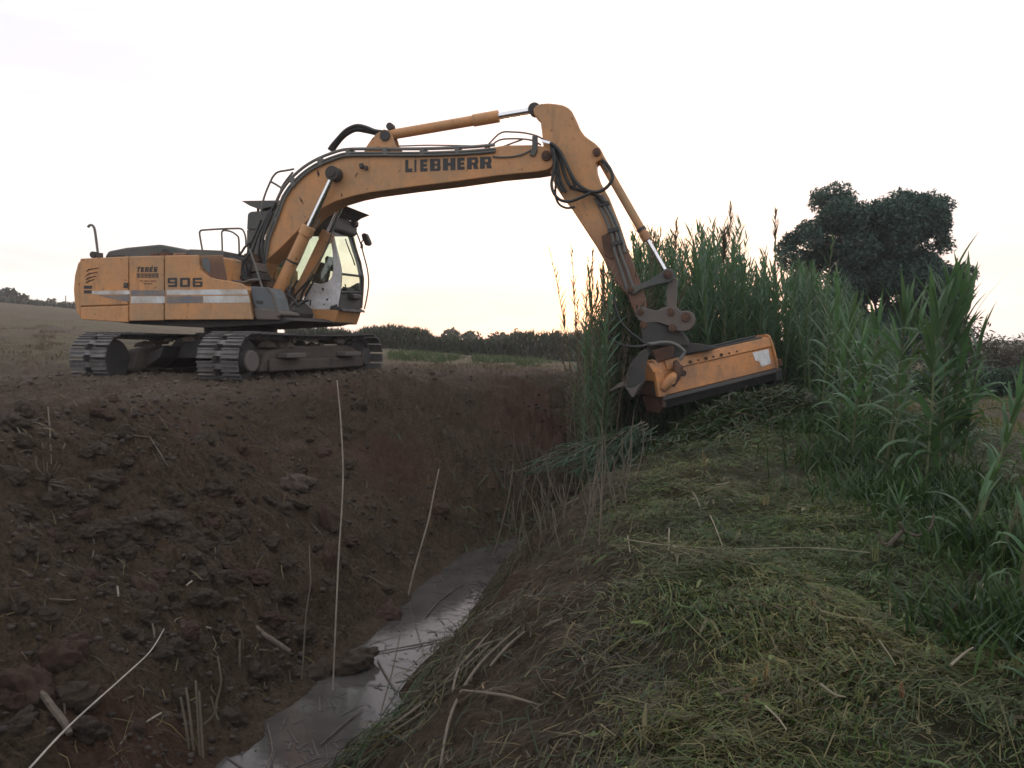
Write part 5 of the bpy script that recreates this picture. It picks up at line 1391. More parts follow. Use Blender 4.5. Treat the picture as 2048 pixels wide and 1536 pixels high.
field_tufts('green_weeds', 'patches of green weeds in the dry field before the hedge', [(885, 1060, 719, 728, 0.6), (730, 920, 708, 722, 0.2), (800, 860, 708, 724, 0.05), (1040, 1075, 726, 736, 0.1)], 7000, 0.28, 0.03, M['weed'])
field_tufts('dry_grass', 'short dry grass over the fields behind the digger', [(770, 1180, 712, 750, 0.55), (0, 160, 640, 720, 0.45)], 12000, 0.10, 0.014, M['reed_dry'])

# ------------------------------------------------------------------ clippings, stubble and straw on the near bank
PAL = np.array([[0.044, 0.092, 0.018], [0.066, 0.120, 0.026], [0.105, 0.135, 0.034], [0.145, 0.118, 0.046], [0.20, 0.165, 0.075], [0.058, 0.038, 0.018], [0.028, 0.066, 0.026], [0.27, 0.23, 0.13]])
def flat_blades(name, label, X, Y, lay, L, Wd, cols, pitch, g, align=None, spread=3.14):
    n = len(X)
    z = ground(X, Y) + lay
    z1 = ground(X + 0.03, Y, False); zx = (z1 - ground(X, Y, False)) / 0.03
    z2 = ground(X, Y + 0.03, False); zy = (z2 - ground(X, Y, False)) / 0.03
    az = (g.uniform(0, 6.28, n) if align is None else align + g.normal(0, spread, n))
    d = np.stack([np.cos(az), np.sin(az), np.cos(az) * np.clip(zx, -1.5, 1.5) + np.sin(az) * np.clip(zy, -1.5, 1.5) + g.normal(0, pitch, n)], -1)
    d /= np.linalg.norm(d, axis=1)[:, None]
    s = np.stack([-np.sin(az), np.cos(az), g.normal(0, 0.5, n)], -1); s /= np.linalg.norm(s, axis=1)[:, None]
    c = np.stack([X, Y, z], -1)
    L = L[:, None]; Wd = Wd[:, None]
    bow = np.zeros((n, 3)); bow[:, 2] = g.uniform(-0.02, 0.12, n) * L[:, 0]
    bow += s * (g.normal(0, 0.1, n)[:, None] * L)
    a = c - d * L / 2; b = c + d * L / 2; m = c + bow
    v = np.stack([a - s * Wd * .4, a + s * Wd * .4, m + s * Wd / 2, m - s * Wd / 2, b + s * Wd * .25, b - s * Wd * .25], 1)
    base = np.arange(n)[:, None] * 6
    f = np.vstack([base + np.array([[0, 1, 2, 3]]), base + np.array([[3, 2, 4, 5]])])
    cc = np.repeat(np.hstack([cols, np.ones((n, 1))]), 6, axis=0)
    me = mesh_np(name, v.reshape(-1, 3), f, M['clip'], cc)
    return tag(link(name, me), label, kind='stuff')
def near_points(n, a0, a1, r0, r1, power=1.0):
    r = r0 * (r1 / r0) ** (g.random(n) ** power)
    a = g.uniform(a0, a1, n)
    return np.sin(a) * r, np.cos(a) * r
X, Y = near_points(300000, -0.35, 0.66, 2.1, 13.5)
d = ditch_side(X, Y); mk = mown_mask(X, Y, d)
thick = np.clip(0.55 + 1.0 * fbm(X, Y, 0.8, 3, 301), 0.08, 1)
keep = g.random(len(X)) < mk * thick
X, Y = X[keep], Y[keep]; n = len(X)
green = np.clip(0.62 + 1.1 * fbm(X, Y, 0.9, 3, 311) + 0.16 * (X - 1.2) - 0.05 * (Y - 5), 0.05, 1)
pick = np.where(g.random(n) < green * 0.95, g.choice([0, 1, 2, 6, 1, 0], n), g.choice([2, 3, 4, 5, 2, 3], n))
cols = PAL[pick] * g.uniform(0.55, 1.35, (n, 1)) * np.array([[1.0, 1.05, 0.95]]) * (0.76 + 0.5 * fbm(X, Y, 0.55, 3, 315))[:, None]
flat_blades('clippings', 'shredded green and straw-coloured reed clippings covering the mown bank', X, Y, g.uniform(0, 1, n) * (0.035 + 0.085 * np.clip(1.6 * fbm(X, Y, 0.75, 3, 317), 0, 1)), g.uniform(0.025, 0.12, n) + (g.random(n) < 0.06) * g.uniform(0.05, 0.22, n), g.uniform(0.0022, 0.0065, n) + (g.random(n) < 0.025) * 0.014, cols, 0.28, g, 5.0 * fbm(X, Y, 1.1, 2, 319), 0.75)
# dead stalks down the brown slope to the water
X, Y = near_points(52000, -0.5, 0.40, 2.4, 13.0)
d = -ditch_side(X, Y)
keep = (d > 0.42) & (d < 2.3) & (g.random(len(X)) < 0.08 + 0.42 * np.clip(0.4 + 1.3 * fbm(X, Y, 0.7, 3, 321), 0, 1))
X, Y = X[keep], Y[keep]; n = len(X)
pick = g.choice([3, 5, 5, 5, 5, 4, 6], n)
cols = PAL[pick] * g.uniform(0.25, 0.7, (n, 1))
flat_blades('dead_stalks', 'brown dead stalks and roots strewn down the slope beside the water', X, Y, g.uniform(0, 0.05, n), g.uniform(0.05, 0.28, n), g.uniform(0.003, 0.009, n), cols, 0.25, g, 0.9, 0.9)
# matted leaves hanging over the water's edge
X, Y = near_points(16000, -0.5, 0.30, 2.6, 11.0)
d = ditch_side(X, Y); keep = (d < -0.26) & (d > -0.85) & (g.random(len(X)) < np.clip(0.45 + 1.5 * fbm(X, Y, 0.5, 3, 361), 0.05, 1))
X, Y = X[keep], Y[keep]; n = len(X)
flat_blades('edge_leaves', 'dark matted leaves and stalks hanging over the edge of the water', X, Y, g.uniform(0.0, 0.11, n), g.uniform(0.12, 0.42, n), g.uniform(0.004, 0.012, n), PAL[g.choice([5, 6, 6, 0, 3, 5], n)] * g.uniform(0.3, 0.8, (n, 1)), 0.25, g, 2.94, 0.7)
# upright stubble and young grass
X, Y = near_points(42000, -0.3, 0.7, 2.1, 14)
d = ditch_side(X, Y); keep = (g.random(len(X)) < mown_mask(X, Y, d) * np.clip(0.35 + 1.6 * fbm(X, Y, 0.45, 3, 331), 0, 1))
X, Y = X[keep], Y[keep]; n = len(X); z = ground(X, Y)
cols = PAL[g.choice([0, 1, 1, 2, 6, 3], n)] * g.uniform(0.7, 1.2, (n, 1))
stuff_blades('stubble', 'short upright green stubble among the clippings', np.stack([X, Y, z - 0.005], -1), 0.065, 0.006, M['clip'], g, 0.5, cols)
# grass over the right field
X, Y = near_points(60000, 0.28, 0.72, 6.5, 30)
d = ditch_side(X, Y); keep = (d < -2.0) & (g.random(len(X)) < np.clip(0.35 + 1.5 * fbm(X, Y, 1.6, 3, 341), 0.04, 1)) & (mown_mask(X, Y, d) < 0.4)
X, Y = X[keep], Y[keep]; n = len(X); z = ground(X, Y)
cols = PAL[g.choice([1, 2, 3, 3, 4, 5], n)] * g.uniform(0.6, 1.1, (n, 1))
stuff_blades('field_grass', 'rough half-dry grass over the field on the right', np.stack([X, Y, z - 0.01], -1), 0.13, 0.012, M['clip'], g, 0.55, cols)
# lush grass round the foot of the cane clumps
gx = []; gy = []
for (px, py, Y0, rad, k) in ((1700, 1000, 8.0, 0.45, 700), (1790, 1030, 6.6, 0.5, 800), (1880, 1030, 6.8, 0.5, 800), (1990, 1100, 5.2, 0.45, 700), (1650, 900, 9.8, 0.6, 900), (1720, 890, 9.6, 0.6, 900), (2030, 1330, 4.0, 0.35, 500), (1570, 850, 11.4, 0.5, 600), (1800, 940, 8.6, 0.5, 500)):
    p = at_depth(px, py, Y0)
    gx.append(p.x + g.normal(0, rad * 0.6, k)); gy.append(Y0 + g.normal(0, rad * 0.6, k))
X = np.concatenate(gx); Y = np.concatenate(gy); n = len(X); z = ground(X, Y)
stuff_blades('lush_grass', 'long dark green grass round the feet of the canes', np.stack([X, Y, z - 0.01], -1), 0.26, 0.016, M['clip'], g, 0.6, PAL[g.choice([0, 1, 6, 0], n)] * g.uniform(0.45, 0.85, (n, 1)) * np.array([[0.85, 1.0, 1.25]]))
# heap of freshly cut reeds under the mower
X = g.normal(0, 1, 11000); Y = g.normal(0, 1, 11000)
p = at_depth(1455, 850, 11.2)
X = p.x - 0.1 + 1.15 * X + 0.25 * Y; Y = 10.75 + 0.62 * Y; n = len(X)
lay = g.random(n) * 0.5 * np.exp(-((X - p.x) ** 2 / 2.2 + (Y - 10.8) ** 2 / 0.6))
flat_blades('cut_reed_heap', 'dark heap of freshly cut reed leaves under the mower', X, Y, lay, g.uniform(0.15, 0.55, n), g.uniform(0.008, 0.024, n), PAL[g.choice([0, 6, 6, 6, 5], n)] * g.uniform(0.4, 0.9, (n, 1)), 0.4, g)

# ------------------------------------------------------------------ loose pieces on the far bank
X, Y = near_points(6500, -0.72, 0.12, 3.2, 14)
d = ditch_side(X, Y); keep = (d > 0.5) & (g.random(len(X)) < 0.35)
X, Y = X[keep], Y[keep]; n = len(X)
cols = PAL[g.choice([4, 5, 3, 4, 7, 5], n)] * g.uniform(0.4, 0.95, (n, 1))
flat_blades('twigs', 'thin dry twigs and straw scattered over the dug bank', X, Y, g.uniform(0.0, 0.03, n), g.uniform(0.05, 0.26, n), g.uniform(0.003, 0.007, n), cols, 0.3, g)
# floating bits
X, Y = near_points(3500, -0.42, 0.02, 4.6, 10)
d = ditch_side(X, Y); keep = np.abs(d) < 0.5
X, Y = X[keep][:300], Y[keep][:300]; n = len(X)
v = []; f = []
for i in range(n):
    a = rnd.uniform(0, 3.14); L = rnd.choice((0.015, 0.03, 0.05, 0.12)); w = rnd.uniform(0.003, 0.009)
    c = Vector((X[i], Y[i], WATER_Z + 0.004 + 0.002 * rnd.random())); u = Vector((math.cos(a), math.sin(a), 0)); s = Vector((-u.y, u.x, 0))
    k = len(v); v += [c - u * L - s * w, c + u * L - s * w * 0.5, c + u * L + s * w * 0.5, c - u * L + s * w]; f.append((k, k + 1, k + 2, k + 3))
tag(link('floating_debris', mesh_np('floating_debris', [tuple(q) for q in v], f, M['dark'])), 'dark bits of leaf and twig floating on the ditch water', kind='stuff')

def make_lump(i, sub=4):
    r_ = random.Random(40 + i)
    bm = bmesh.new(); bmesh.ops.create_icosphere(bm, subdivisions=sub, radius=1.0)
    off = Vector((i * 3.1, i * 1.7, 0))
    planes = [(Vector((r_.gauss(0, 1), r_.gauss(0, 1), r_.gauss(0, 1))).normalized(), r_.uniform(0.5, 0.85)) for _ in range(9)]
    for vtx in bm.verts:
        p = vtx.co.copy()
        for nn, dd in planes:
            e = p.dot(nn) - dd
            if e > 0: p -= nn * e * 0.6
        n1 = mnoise.noise(p * 1.2 + off) * 0.40 + mnoise.noise(p * 3.0 + off) * 0.30 + mnoise.noise(p * 7.0 + off) * 0.20 + mnoise.noise(p * 15 + off) * 0.10
        vtx.co = p * (1 + n1)
    for fc in bm.faces: fc.smooth = True
    me = bpy.data.meshes.new('soil_lump'); bm.to_mesh(me); bm.free()
    return me
M['lump'] = plain('lump_soil', (0.047, 0.033, 0.021), 0.95, 0, 0.35, 9)
M['lump_red'] = plain('lump_red_soil', (0.052, 0.029, 0.019), 0.95, 0, 0.3, 9)
M['lump_tan'] = plain('lump_tan_soil', (0.085, 0.063, 0.050), 0.95, 0, 0.25, 9)
for k_ in ('lump', 'lump_red', 'lump_tan'):
    nt = M[k_].node_tree; b = nt.nodes['Principled BSDF']
    bump(nt, b, noise_node(nt, 30, 6, 0.7).outputs['Fac'], 0.8, 0.03)
LM = [make_lump(i) for i in range(6)]
def lump(p, s, kind, label, group=None, name='soil_lump'):
    me = LM[rnd.randrange(6)]
    key = kind + me.name
    m2 = LUMPC.get(key)
    if m2 is None:
        m2 = me.copy(); m2.materials.clear(); m2.materials.append(M[kind]); LUMPC[key] = m2
    o = link(name, m2, None, p)
    o.scale = s; o.rotation_euler = (rnd.uniform(-0.5, 0.5), rnd.uniform(-0.5, 0.5), rnd.uniform(0, 6.28))
    return tag(o, label, 'soil lump', group)
LUMPC = {}
for px, py, w, h, kind, lab in [
    (592, 962, 36, 30, 'lump_tan', 'large pale blocky soil lump halfway down the bank'),
    (868, 1018, 32, 24, 'lump_red', 'reddish blocky soil lump behind the leaning pale stalk'),
    (775, 1228, 40, 28, 'lump_red', 'dark red mud lump sitting in the ditch water'),
    (345, 1065, 46, 34, 'lump', 'large olive-brown soil lump in the middle of the rough bank'),
    (448, 970, 24, 24, 'lump', 'rounded soil lump right above a dark hollow in the bank'),
    (258, 1045, 18, 16, 'lump', 'round knob of soil left of the large olive-brown lump'),
    (655, 1035, 26, 42, 'lump_red', 'tall red-brown soil patch behind the tallest dry stalk'),
    (655, 1115, 26, 40, 'lump_red', 'lower red-brown soil patch behind the tallest dry stalk'),
    (110, 1310, 60, 50, 'lump_red', 'big red-brown lump at the bottom left of the bank'),
    (50, 1370, 60, 45, 'lump_red', 'low red lump next to the thick root at the photo corner'),
    (372, 1260, 34, 22, 'lump_red', 'red lump above the tip of the long pale cane'),
    (700, 1325, 55, 36, 'lump', 'dark mud lump jutting into the near water'),
    (640, 1345, 40, 26, 'lump', 'dark mud lump left of the one jutting into the water'),
    (8, 835, 26, 22, 'lump_tan', 'ochre lump at the left photo edge near the crest'),
    (560, 800, 22, 14, 'lump_tan', 'pale flat lump under the front of the near track'),
    (640, 905, 26, 16, 'lump_red', 'red lump beside the tallest dry stalk near the crest'),
    (410, 1150, 26, 22, 'lump', 'grey-brown lump low on the bank, left of the thin bent stalk'),
    (545, 1195, 26, 20, 'lump', 'rounded lump just left of the thin bent stalk')]:
    p = hit(px, py + h * 0.3)
    s = p.y / FOC
    lump(tuple(p + Vector((0, 0.03, h * s * 0.05))), (w * s * 0.95, w * s * 0.8, h * s * 0.95), kind, lab)
# many alike lumps
cnt = 0
while cnt < 275:
    px = rnd.uniform(0, 800); py = rnd.uniform(800, 1480)
    dens = math.exp(-((px - 400) / 240) ** 2) * math.exp(-((py - 1060) / 170) ** 2) + 0.10
    if rnd.random() > dens: continue
    p = hit(px, py)
    if p.z < WATER_Z + 0.06: continue
    dd = float(ditch_side(np.array([p.x]), np.array([p.y]))[0])
    if dd < 0.5: continue
    s = rnd.choice((0.035, 0.045, 0.06, 0.075, 0.1)) * rnd.uniform(0.8, 1.2)
    k_ = 'lump' if rnd.random() < 0.83 else 'lump_red'
    lump(tuple(p + Vector((0, 0, s * 0.02))), (s * rnd.uniform(0.9, 1.4), s, s * rnd.uniform(0.6, 0.95)), k_,
         'rounded lump of dark soil among others on the dug bank' if k_ == 'lump' else 'reddish lump of soil among darker ones on the dug bank', 'soil lumps on the dug bank')
    cnt += 1
# small crumbs
X, Y = near_points(9000, -0.72, 0.1, 3.2, 15)
d = ditch_side(X, Y); keep = (d > 0.45) & (g.random(len(X)) < np.clip(0.4 + 1.4 * fbm(X, Y, 1.2, 3, 351), 0.1, 1))
X, Y = X[keep], Y[keep]; z = ground(X, Y); n = len(X)
ico = bmesh.new(); bmesh.ops.create_icosphere(ico, subdivisions=1, radius=1.0)
iv = np.array([tuple(q.co) for q in ico.verts]); ifc = np.array([[q.index for q in fc.verts] for fc in ico.faces]); ico.free()
s = g.uniform(0.008, 0.030, n) * (0.6 + 0.05 * np.hypot(X, Y))
v = iv[None] * (1 + g.normal(0, 0.22, (n, len(iv), 1))) * (s[:, None, None] * np.array([1.2, 1.0, 0.8])) + np.stack([X, Y, z + s * 0.3], -1)[:, None]
f = ifc[None] + (np.arange(n) * len(iv))[:, None, None]
dr = sstep(2.9, 4.0, ditch_side(X, Y))[:, None]
cc = (np.array([[0.04, 0.031, 0.025]]) * (1 - dr) + np.array([[0.078, 0.062, 0.05]]) * dr) * g.uniform(0.6, 1.35, (n, 1))
cc = np.hstack([cc, np.ones((n, 1))])
m_, nt_, b_ = newmat('crumb_soil')
at_ = N(nt_, 'ShaderNodeAttribute'); at_.attribute_name = 'tint'
nt_.links.new(at_.outputs['Color'], b_.inputs['Base Color']); b_.inputs['Roughness'].default_value = 0.95
M['crumb'] = m_
tag(link('soil_crumbs', mesh_np('soil_crumbs', v.reshape(-1, 3), f.reshape(-1, 3), M['crumb'], np.repeat(cc, len(iv), axis=0), True)), 'small crumbs of dug soil scattered over the bank', kind='stuff')

# ------------------------------------------------------------------ stalks, canes and sticks that stand out
def stalk(name, pts, r, mat, label, cat, Y=None, smooth=5, group=None, seg=7):
    """pts in photograph pixels from foot to tip; Y: depth(s) where they stand"""
    foot = hit(*pts[0])
    if Y is None: Y = foot.y
    ys = list(np.interp(np.linspace(0, 1, len(pts)), np.linspace(0, 1, len(Y)), Y)) if isinstance(Y, (list, tuple)) else [Y] * len(pts)
    P = [at_depth(x, y, yy) for (x, y), yy in zip(pts, ys)]
    mb = MB().tube(P, r, seg, smooth)
    o = mb.build(name, M[mat], smooth=True)
    return tag(o, label, cat, group)
stalk('dry_stalk', [(665, 1395), (669, 1300), (677, 1120), (684, 1010), (686, 935), (682, 850), (678, 800), (674, 760)], [0.0065, 0.0045], 'pale_stem', 'tallest upright dry stalk rising from the water to the track', 'stalk', 6.0)
stalk('dry_stalk', [(817, 1190), (826, 1150), (840, 1100), (857, 1040), (868, 985), (878, 938)], [0.010, 0.006], 'pale_stem', 'straight pale stalk leaning right out of the water edge', 'stalk')
stalk('dry_stalk', [(985, 1120), (996, 1080), (1006, 1040), (1016, 1000), (1022, 960), (1027, 930)], [0.010, 0.007], 'dry_stem', 'dry stalk at the tip of the cut reed bundle', 'stalk')
stalk('dry_stalk', [(994, 1092), (975, 1102), (958, 1120)], [0.009, 0.005], 'dry_stem', 'short side twig bent down to the water from the dry stalk', 'stalk')
stalk('dry_stalk', [(600, 1388), (606, 1320), (611, 1240), (616, 1200), (621, 1165), (619, 1120), (619, 1091)], [0.007, 0.0045], 'dry_stem', 'thin bent stalk left of the tallest stalk', 'stalk', 6.1)
e0 = hit(328, 1258, 0.10); e1 = hit(58, 1540, 0.16)
P = []
for u, (px, py) in zip((0, 0.16, 0.4, 0.75, 1.0), [(328, 1258), (300, 1303), (245, 1355), (140, 1450), (58, 1538)]):
    P.append(at_depth(px, py, e0.y + (e1.y - e0.y) * u - 0.22))
tag(MB().tube(P, [0.0032, 0.0058], 8, 5).build('pale_cane', M['bleached'], smooth=True), 'long pale cane lying diagonally across the bottom left of the bank', 'cane')
for k, (pts, lab) in enumerate([([(385, 1545), (376, 1480), (368, 1430), (361, 1395)], 'leftmost of the four cut stems standing together by the near water'),
                                ([(391, 1545), (384, 1470), (377, 1410), (372, 1376)], 'second of the four cut stems from the left by the near water'),
                                ([(401, 1545), (398, 1480), (395, 1420), (391, 1362)], 'tallest and frayed of the four cut stems by the near water'),
                                ([(408, 1545), (404, 1480), (401, 1430), (398, 1384)], 'rightmost of the four cut stems by the near water')]):
    stalk('cut_stalk', pts, [0.0085, 0.007], 'dry_stem', lab, 'cut stalk', 4.9, group='cut stems by the near water')
stalk('dry_stalk', [(408, 1450), (428, 1428), (434, 1400), (442, 1365), (439, 1335), (435, 1313)], [0.009, 0.005], 'dry_stem', 'crooked dry stalk right of the four cut stems', 'stalk', 5.2)
stalk('dry_stalk', [(479, 1345), (479, 1310), (480, 1279)], [0.008, 0.007], 'dry_stem', 'short straight stalk stuck upright in the dark bank', 'stalk')
stalk('dry_stalk', [(436, 1440), (428, 1415), (422, 1393)], [0.006, 0.004], 'dry_stem', 'short slanted stalk leaning on the crooked one', 'stalk', 5.1)
def lying(name, pts, r, mat, label, cat, lift=0.03, group=None):
    P = [hit(x, y, lift) for x, y in pts]
    return tag(MB().tube(P, r, 8, 4).build(name, M[mat], smooth=True), label, cat, group)
lying('root', [(52, 1372), (78, 1396), (105, 1432), (128, 1462), (140, 1486)], [0.012, 0.020, 0.023, 0.018], 'wood', 'thick knotted root poking out near the bottom left corner', 'root', 0.05)
lying('root', [(508, 1262), (530, 1283), (555, 1300), (580, 1316)], [0.012, 0.024, 0.018], 'wood', 'thick root end lying by the water edge', 'root', 0.05)
lying('root', [(512, 1310), (540, 1312), (556, 1308)], [0.008, 0.012], 'wood', 'short root under the thick root end', 'root', 0.04)
for k, (pts, lab) in enumerate([
    ([(300, 880), (322, 915), (336, 940)], 'straight twig high on the bank below the far track'),
    ([(262, 876), (300, 880)], 'pale twig lying level high on the bank'),
    ([(583, 938), (590, 905), (600, 925)], 'forked straw standing on the pale blocky lump'),
    ([(584, 1000), (612, 1040), (645, 1075)], 'long dark twig below the pale blocky lump'),
    ([(85, 1137), (120, 1155), (160, 1172)], 'grey twig lying low on the left bank'),
    ([(95, 1015), (130, 1038), (180, 1050)], 'curved root strand under the torn root tuft'),
    ([(183, 1060), (188, 1100), (183, 1130)], 'bent upright twig left of the large lump'),
    ([(135, 970), (150, 1005), (163, 1032)], 'straight grey twig beside the torn root tuft'),
    ([(96, 820), (100, 870), (103, 935)], 'upright root strand over the torn root tuft'),
    ([(20, 835), (45, 880), (62, 905), (60, 930)], 'branched root strand at the left photo edge'),
    ([(0, 888), (35, 888), (60, 893)], 'level root strand at the left photo edge'),
    ([(10, 920), (35, 912), (55, 906)], 'lower level root strand at the left photo edge'),
    ([(110, 930), (125, 905), (130, 893)], 'short root strand rising right of the torn root tuft'),
    ([(98, 1205), (140, 1208), (175, 1203)], 'thin wavy twig at the lower left'),
    ([(235, 1180), (237, 1200)], 'short white twig chip standing on the dark bank'),
    ([(373, 1177), (388, 1165)], 'small pale twig chip on the rough bank'),
    ([(400, 1258), (430, 1265), (454, 1271)], 'yellowish stem piece right of the red lump'),
    ([(193, 1323), (215, 1342), (231, 1357)], 'grey stick pointing at the long pale cane'),
    ([(303, 1248), (308, 1270), (309, 1284)], 'forked stick at the tip of the long pale cane'),
    ([(293, 1452), (312, 1440), (328, 1431)], 'pale stick lying right of the long pale cane'),
    ([(245, 1410), (258, 1404), (271, 1399)], 'bluish straw lying right of the long pale cane'),
    ([(240, 1498), (255, 1478), (266, 1463)], 'grey stick near the bottom edge of the photo'),
    ([(120, 1386), (128, 1415), (130, 1440)], 'twig standing beside the thick knotted root'),
    ([(725, 1150), (760, 1170), (772, 1180)], 'green reed leaf fallen by the water edge')]):
    lying('twig', pts, [0.006, 0.0075, 0.005], 'wood' if k not in (2, 14, 15, 16, 19) else 'pale_stem', lab, 'twig', 0.025, 'twigs on the dug bank')
# torn root tuft
tuft = hit(100, 970)
mb = MB()
for k in range(26):
    a = rnd.uniform(0, 6.28); L = rnd.uniform(0.08, 0.3)
    e = tuft + Vector((math.cos(a) * L, -0.05 * rnd.random() - 0.05, math.sin(a) * L * 0.9))
    mb.tube([tuft + Vector((0, 0, 0.02)), tuft.lerp(e, 0.5) + Vector((rnd.uniform(-.04, .04), -0.05, 0.03)), e], [0.010, 0.006, 0.002], 5, 3)
tag(mb.build('root_tuft', M['wood'], smooth=True), 'dark torn tuft of roots hanging on the left bank', 'root tuft')
# black twig tangle lying in the water
tg = at_height(985, 1190, WATER_Z)
mb = MB()
for k in range(60):
    a = rnd.uniform(0, 6.28); q = rnd.uniform(0, 0.22); c = tg + Vector((math.cos(a) * q * 1.1, math.sin(a) * q * 1.8, rnd.uniform(-0.01, 0.06)))
    b_ = rnd.uniform(0, 6.28); L = rnd.uniform(0.06, 0.2)
    e = c + Vector((math.cos(b_) * L, math.sin(b_) * L, rnd.uniform(-0.07, 0.12)))
    mb.tube([c, c.lerp(e, 0.5) + Vector((0, 0, rnd.uniform(0, 0.06))), e], [0.005, 0.0045, 0.002], 4, 3)
tag(mb.build('twig_tangle', M['dark'], smooth=True), 'black tangle of twigs lying in the far end of the water', kind='stuff')
# sticks lying across the water
for k, (pts, lab) in enumerate([([(745, 1305), (830, 1290), (925, 1270)], 'long twig lying across the middle of the water'), ([(760, 1430), (785, 1340), (800, 1270)], 'thin stem standing slanted in the near water'), ([(640, 1490), (680, 1455), (725, 1418)], 'dark stick floating in the near water'), ([(850, 1235), (880, 1200), (930, 1165)], 'curved twig reaching from the water to the black tangle'), ([(755, 1320), (775, 1355), (795, 1385)], 'thin dark twig across the near water'), ([(535, 1450), (545, 1500), (532, 1536)], 'faint stem standing in the nearest water')]):
    P = [at_height(x, y, WATER_Z + 0.012 + (0.10 * i if 'standing' in lab else 0)) for i, (x, y) in enumerate(pts)]
    tag(MB().tube(P, [0.005, 0.006, 0.004], 6, 3).build('water_twig', M['wood'], smooth=True), lab, 'twig', 'twigs in the ditch water')
# long stems trailing down the near slope
NS = [([(880, 1560), (905, 1440), (960, 1345), (1040, 1270)], 'long dead stem trailing down the slope to the water, the lowest'), ([(700, 1530), (820, 1440), (900, 1370), (985, 1275)], 'long dead stem lying along the water edge'), ([(770, 1480), (850, 1420), (930, 1350), (1000, 1290)], 'long dead stem just above the one at the water edge'), ([(905, 1400), (920, 1350), (960, 1310), (1020, 1290)], 'thick curved dead stem on the near slope'), ([(925, 1400), (1010, 1412), (1080, 1432)], 'brown dead stem lying level on the near slope'), ([(720, 1536), (790, 1480), (850, 1440)], 'dead stem end at the bottom of the slope'), ([(1085, 1273), (1105, 1262), (1125, 1255)], 'short pale stem on the near slope'), ([(980, 1350), (1015, 1310), (1050, 1280)], 'dead stem crossing the thick curved one')]
for k, (pts, lab) in enumerate(NS):
    lying('dead_stem', pts, [0.006, 0.009, 0.005], 'dry_stem', lab, 'dead stem', 0.05, 'dead stems on the near slope')
# pale canes on the mown strip
for k, (pts, r, lab) in enumerate([
    ([(1250, 1108), (1345, 1122), (1480, 1128), (1620, 1127), (1740, 1138)], [0.0075, 0.004], 'long pale cane lying level across the mown clippings'),
    ([(1345, 1122), (1375, 1140), (1400, 1158)], [0.008, 0.003], 'split end hanging off the long pale cane'),
    ([(1345, 1124), (1420, 1140), (1510, 1163)], [0.006, 0.003], 'pale straw branching low off the long pale cane'),
    ([(1420, 1058), (1433, 1090), (1445, 1125)], [0.007, 0.005], 'pale straw leaning over the long pale cane'),
    ([(1385, 1008), (1393, 1022), (1400, 1040)], [0.006, 0.005], 'short pale straw above the long pale cane'),
    ([(1432, 994), (1445, 992), (1460, 987)], [0.012, 0.006], 'pale cane splinter lying in the middle of the mown strip'),
    ([(1338, 1085), (1337, 1130)], [0.008, 0.007], 'upright straw where the long pale cane splits'),
    ([(1255, 1100), (1260, 1135)], [0.006, 0.006], 'upright straw at the left end of the long pale cane'),
    ([(1739, 930), (1790, 960), (1848, 988)], [0.009, 0.007], 'grey stick leaning through the grass under the cane clump'),
    ([(1530, 1460), (1555, 1485), (1572, 1510)], [0.007, 0.005], 'pinkish straw near the bottom of the mown strip'),
    ([(1640, 1415), (1668, 1436), (1690, 1441)], [0.012, 0.004], 'pale leaf piece lying near the bottom of the mown strip'),
    ([(1900, 1375), (1930, 1348), (1945, 1338)], [0.010, 0.007], 'pale stick lying by the photo edge'),
    ([(1945, 1240), (1962, 1210), (1976, 1192)], [0.007, 0.005], 'yellow-green straw at the right of the mown strip'),
    ([(1755, 1320), (1775, 1348), (1790, 1375)], [0.006, 0.004], 'thin straw in the lower right of the mown strip')]):
    lying('loose_straw', pts, [q_ * 0.62 for q_ in r], 'straw', lab, 'straw', 0.10, 'pale straws on the mown strip')
mb = MB()
for pts, r in (([(1760, 1110), (1785, 1082), (1806, 1062)], 0.014), ([(1806, 1062), (1800, 1045)], 0.010), ([(1806, 1062), (1835, 1072), (1845, 1066)], 0.009), ([(1868, 1030), (1862, 1055), (1850, 1068)], 0.008), ([(1758, 1062), (1762, 1085), (1780, 1088)], 0.007)):
    b = hit(1800, 1100)
    mb.tube([at_depth(x, y, b.y) for x, y in pts], r, 7, 3)
tag(mb.build('torn_root', M['wood'], smooth=True), 'grey torn root sticking up beside the low cane shoots', 'root')
mb = MB(); b = hit(1400, 920)
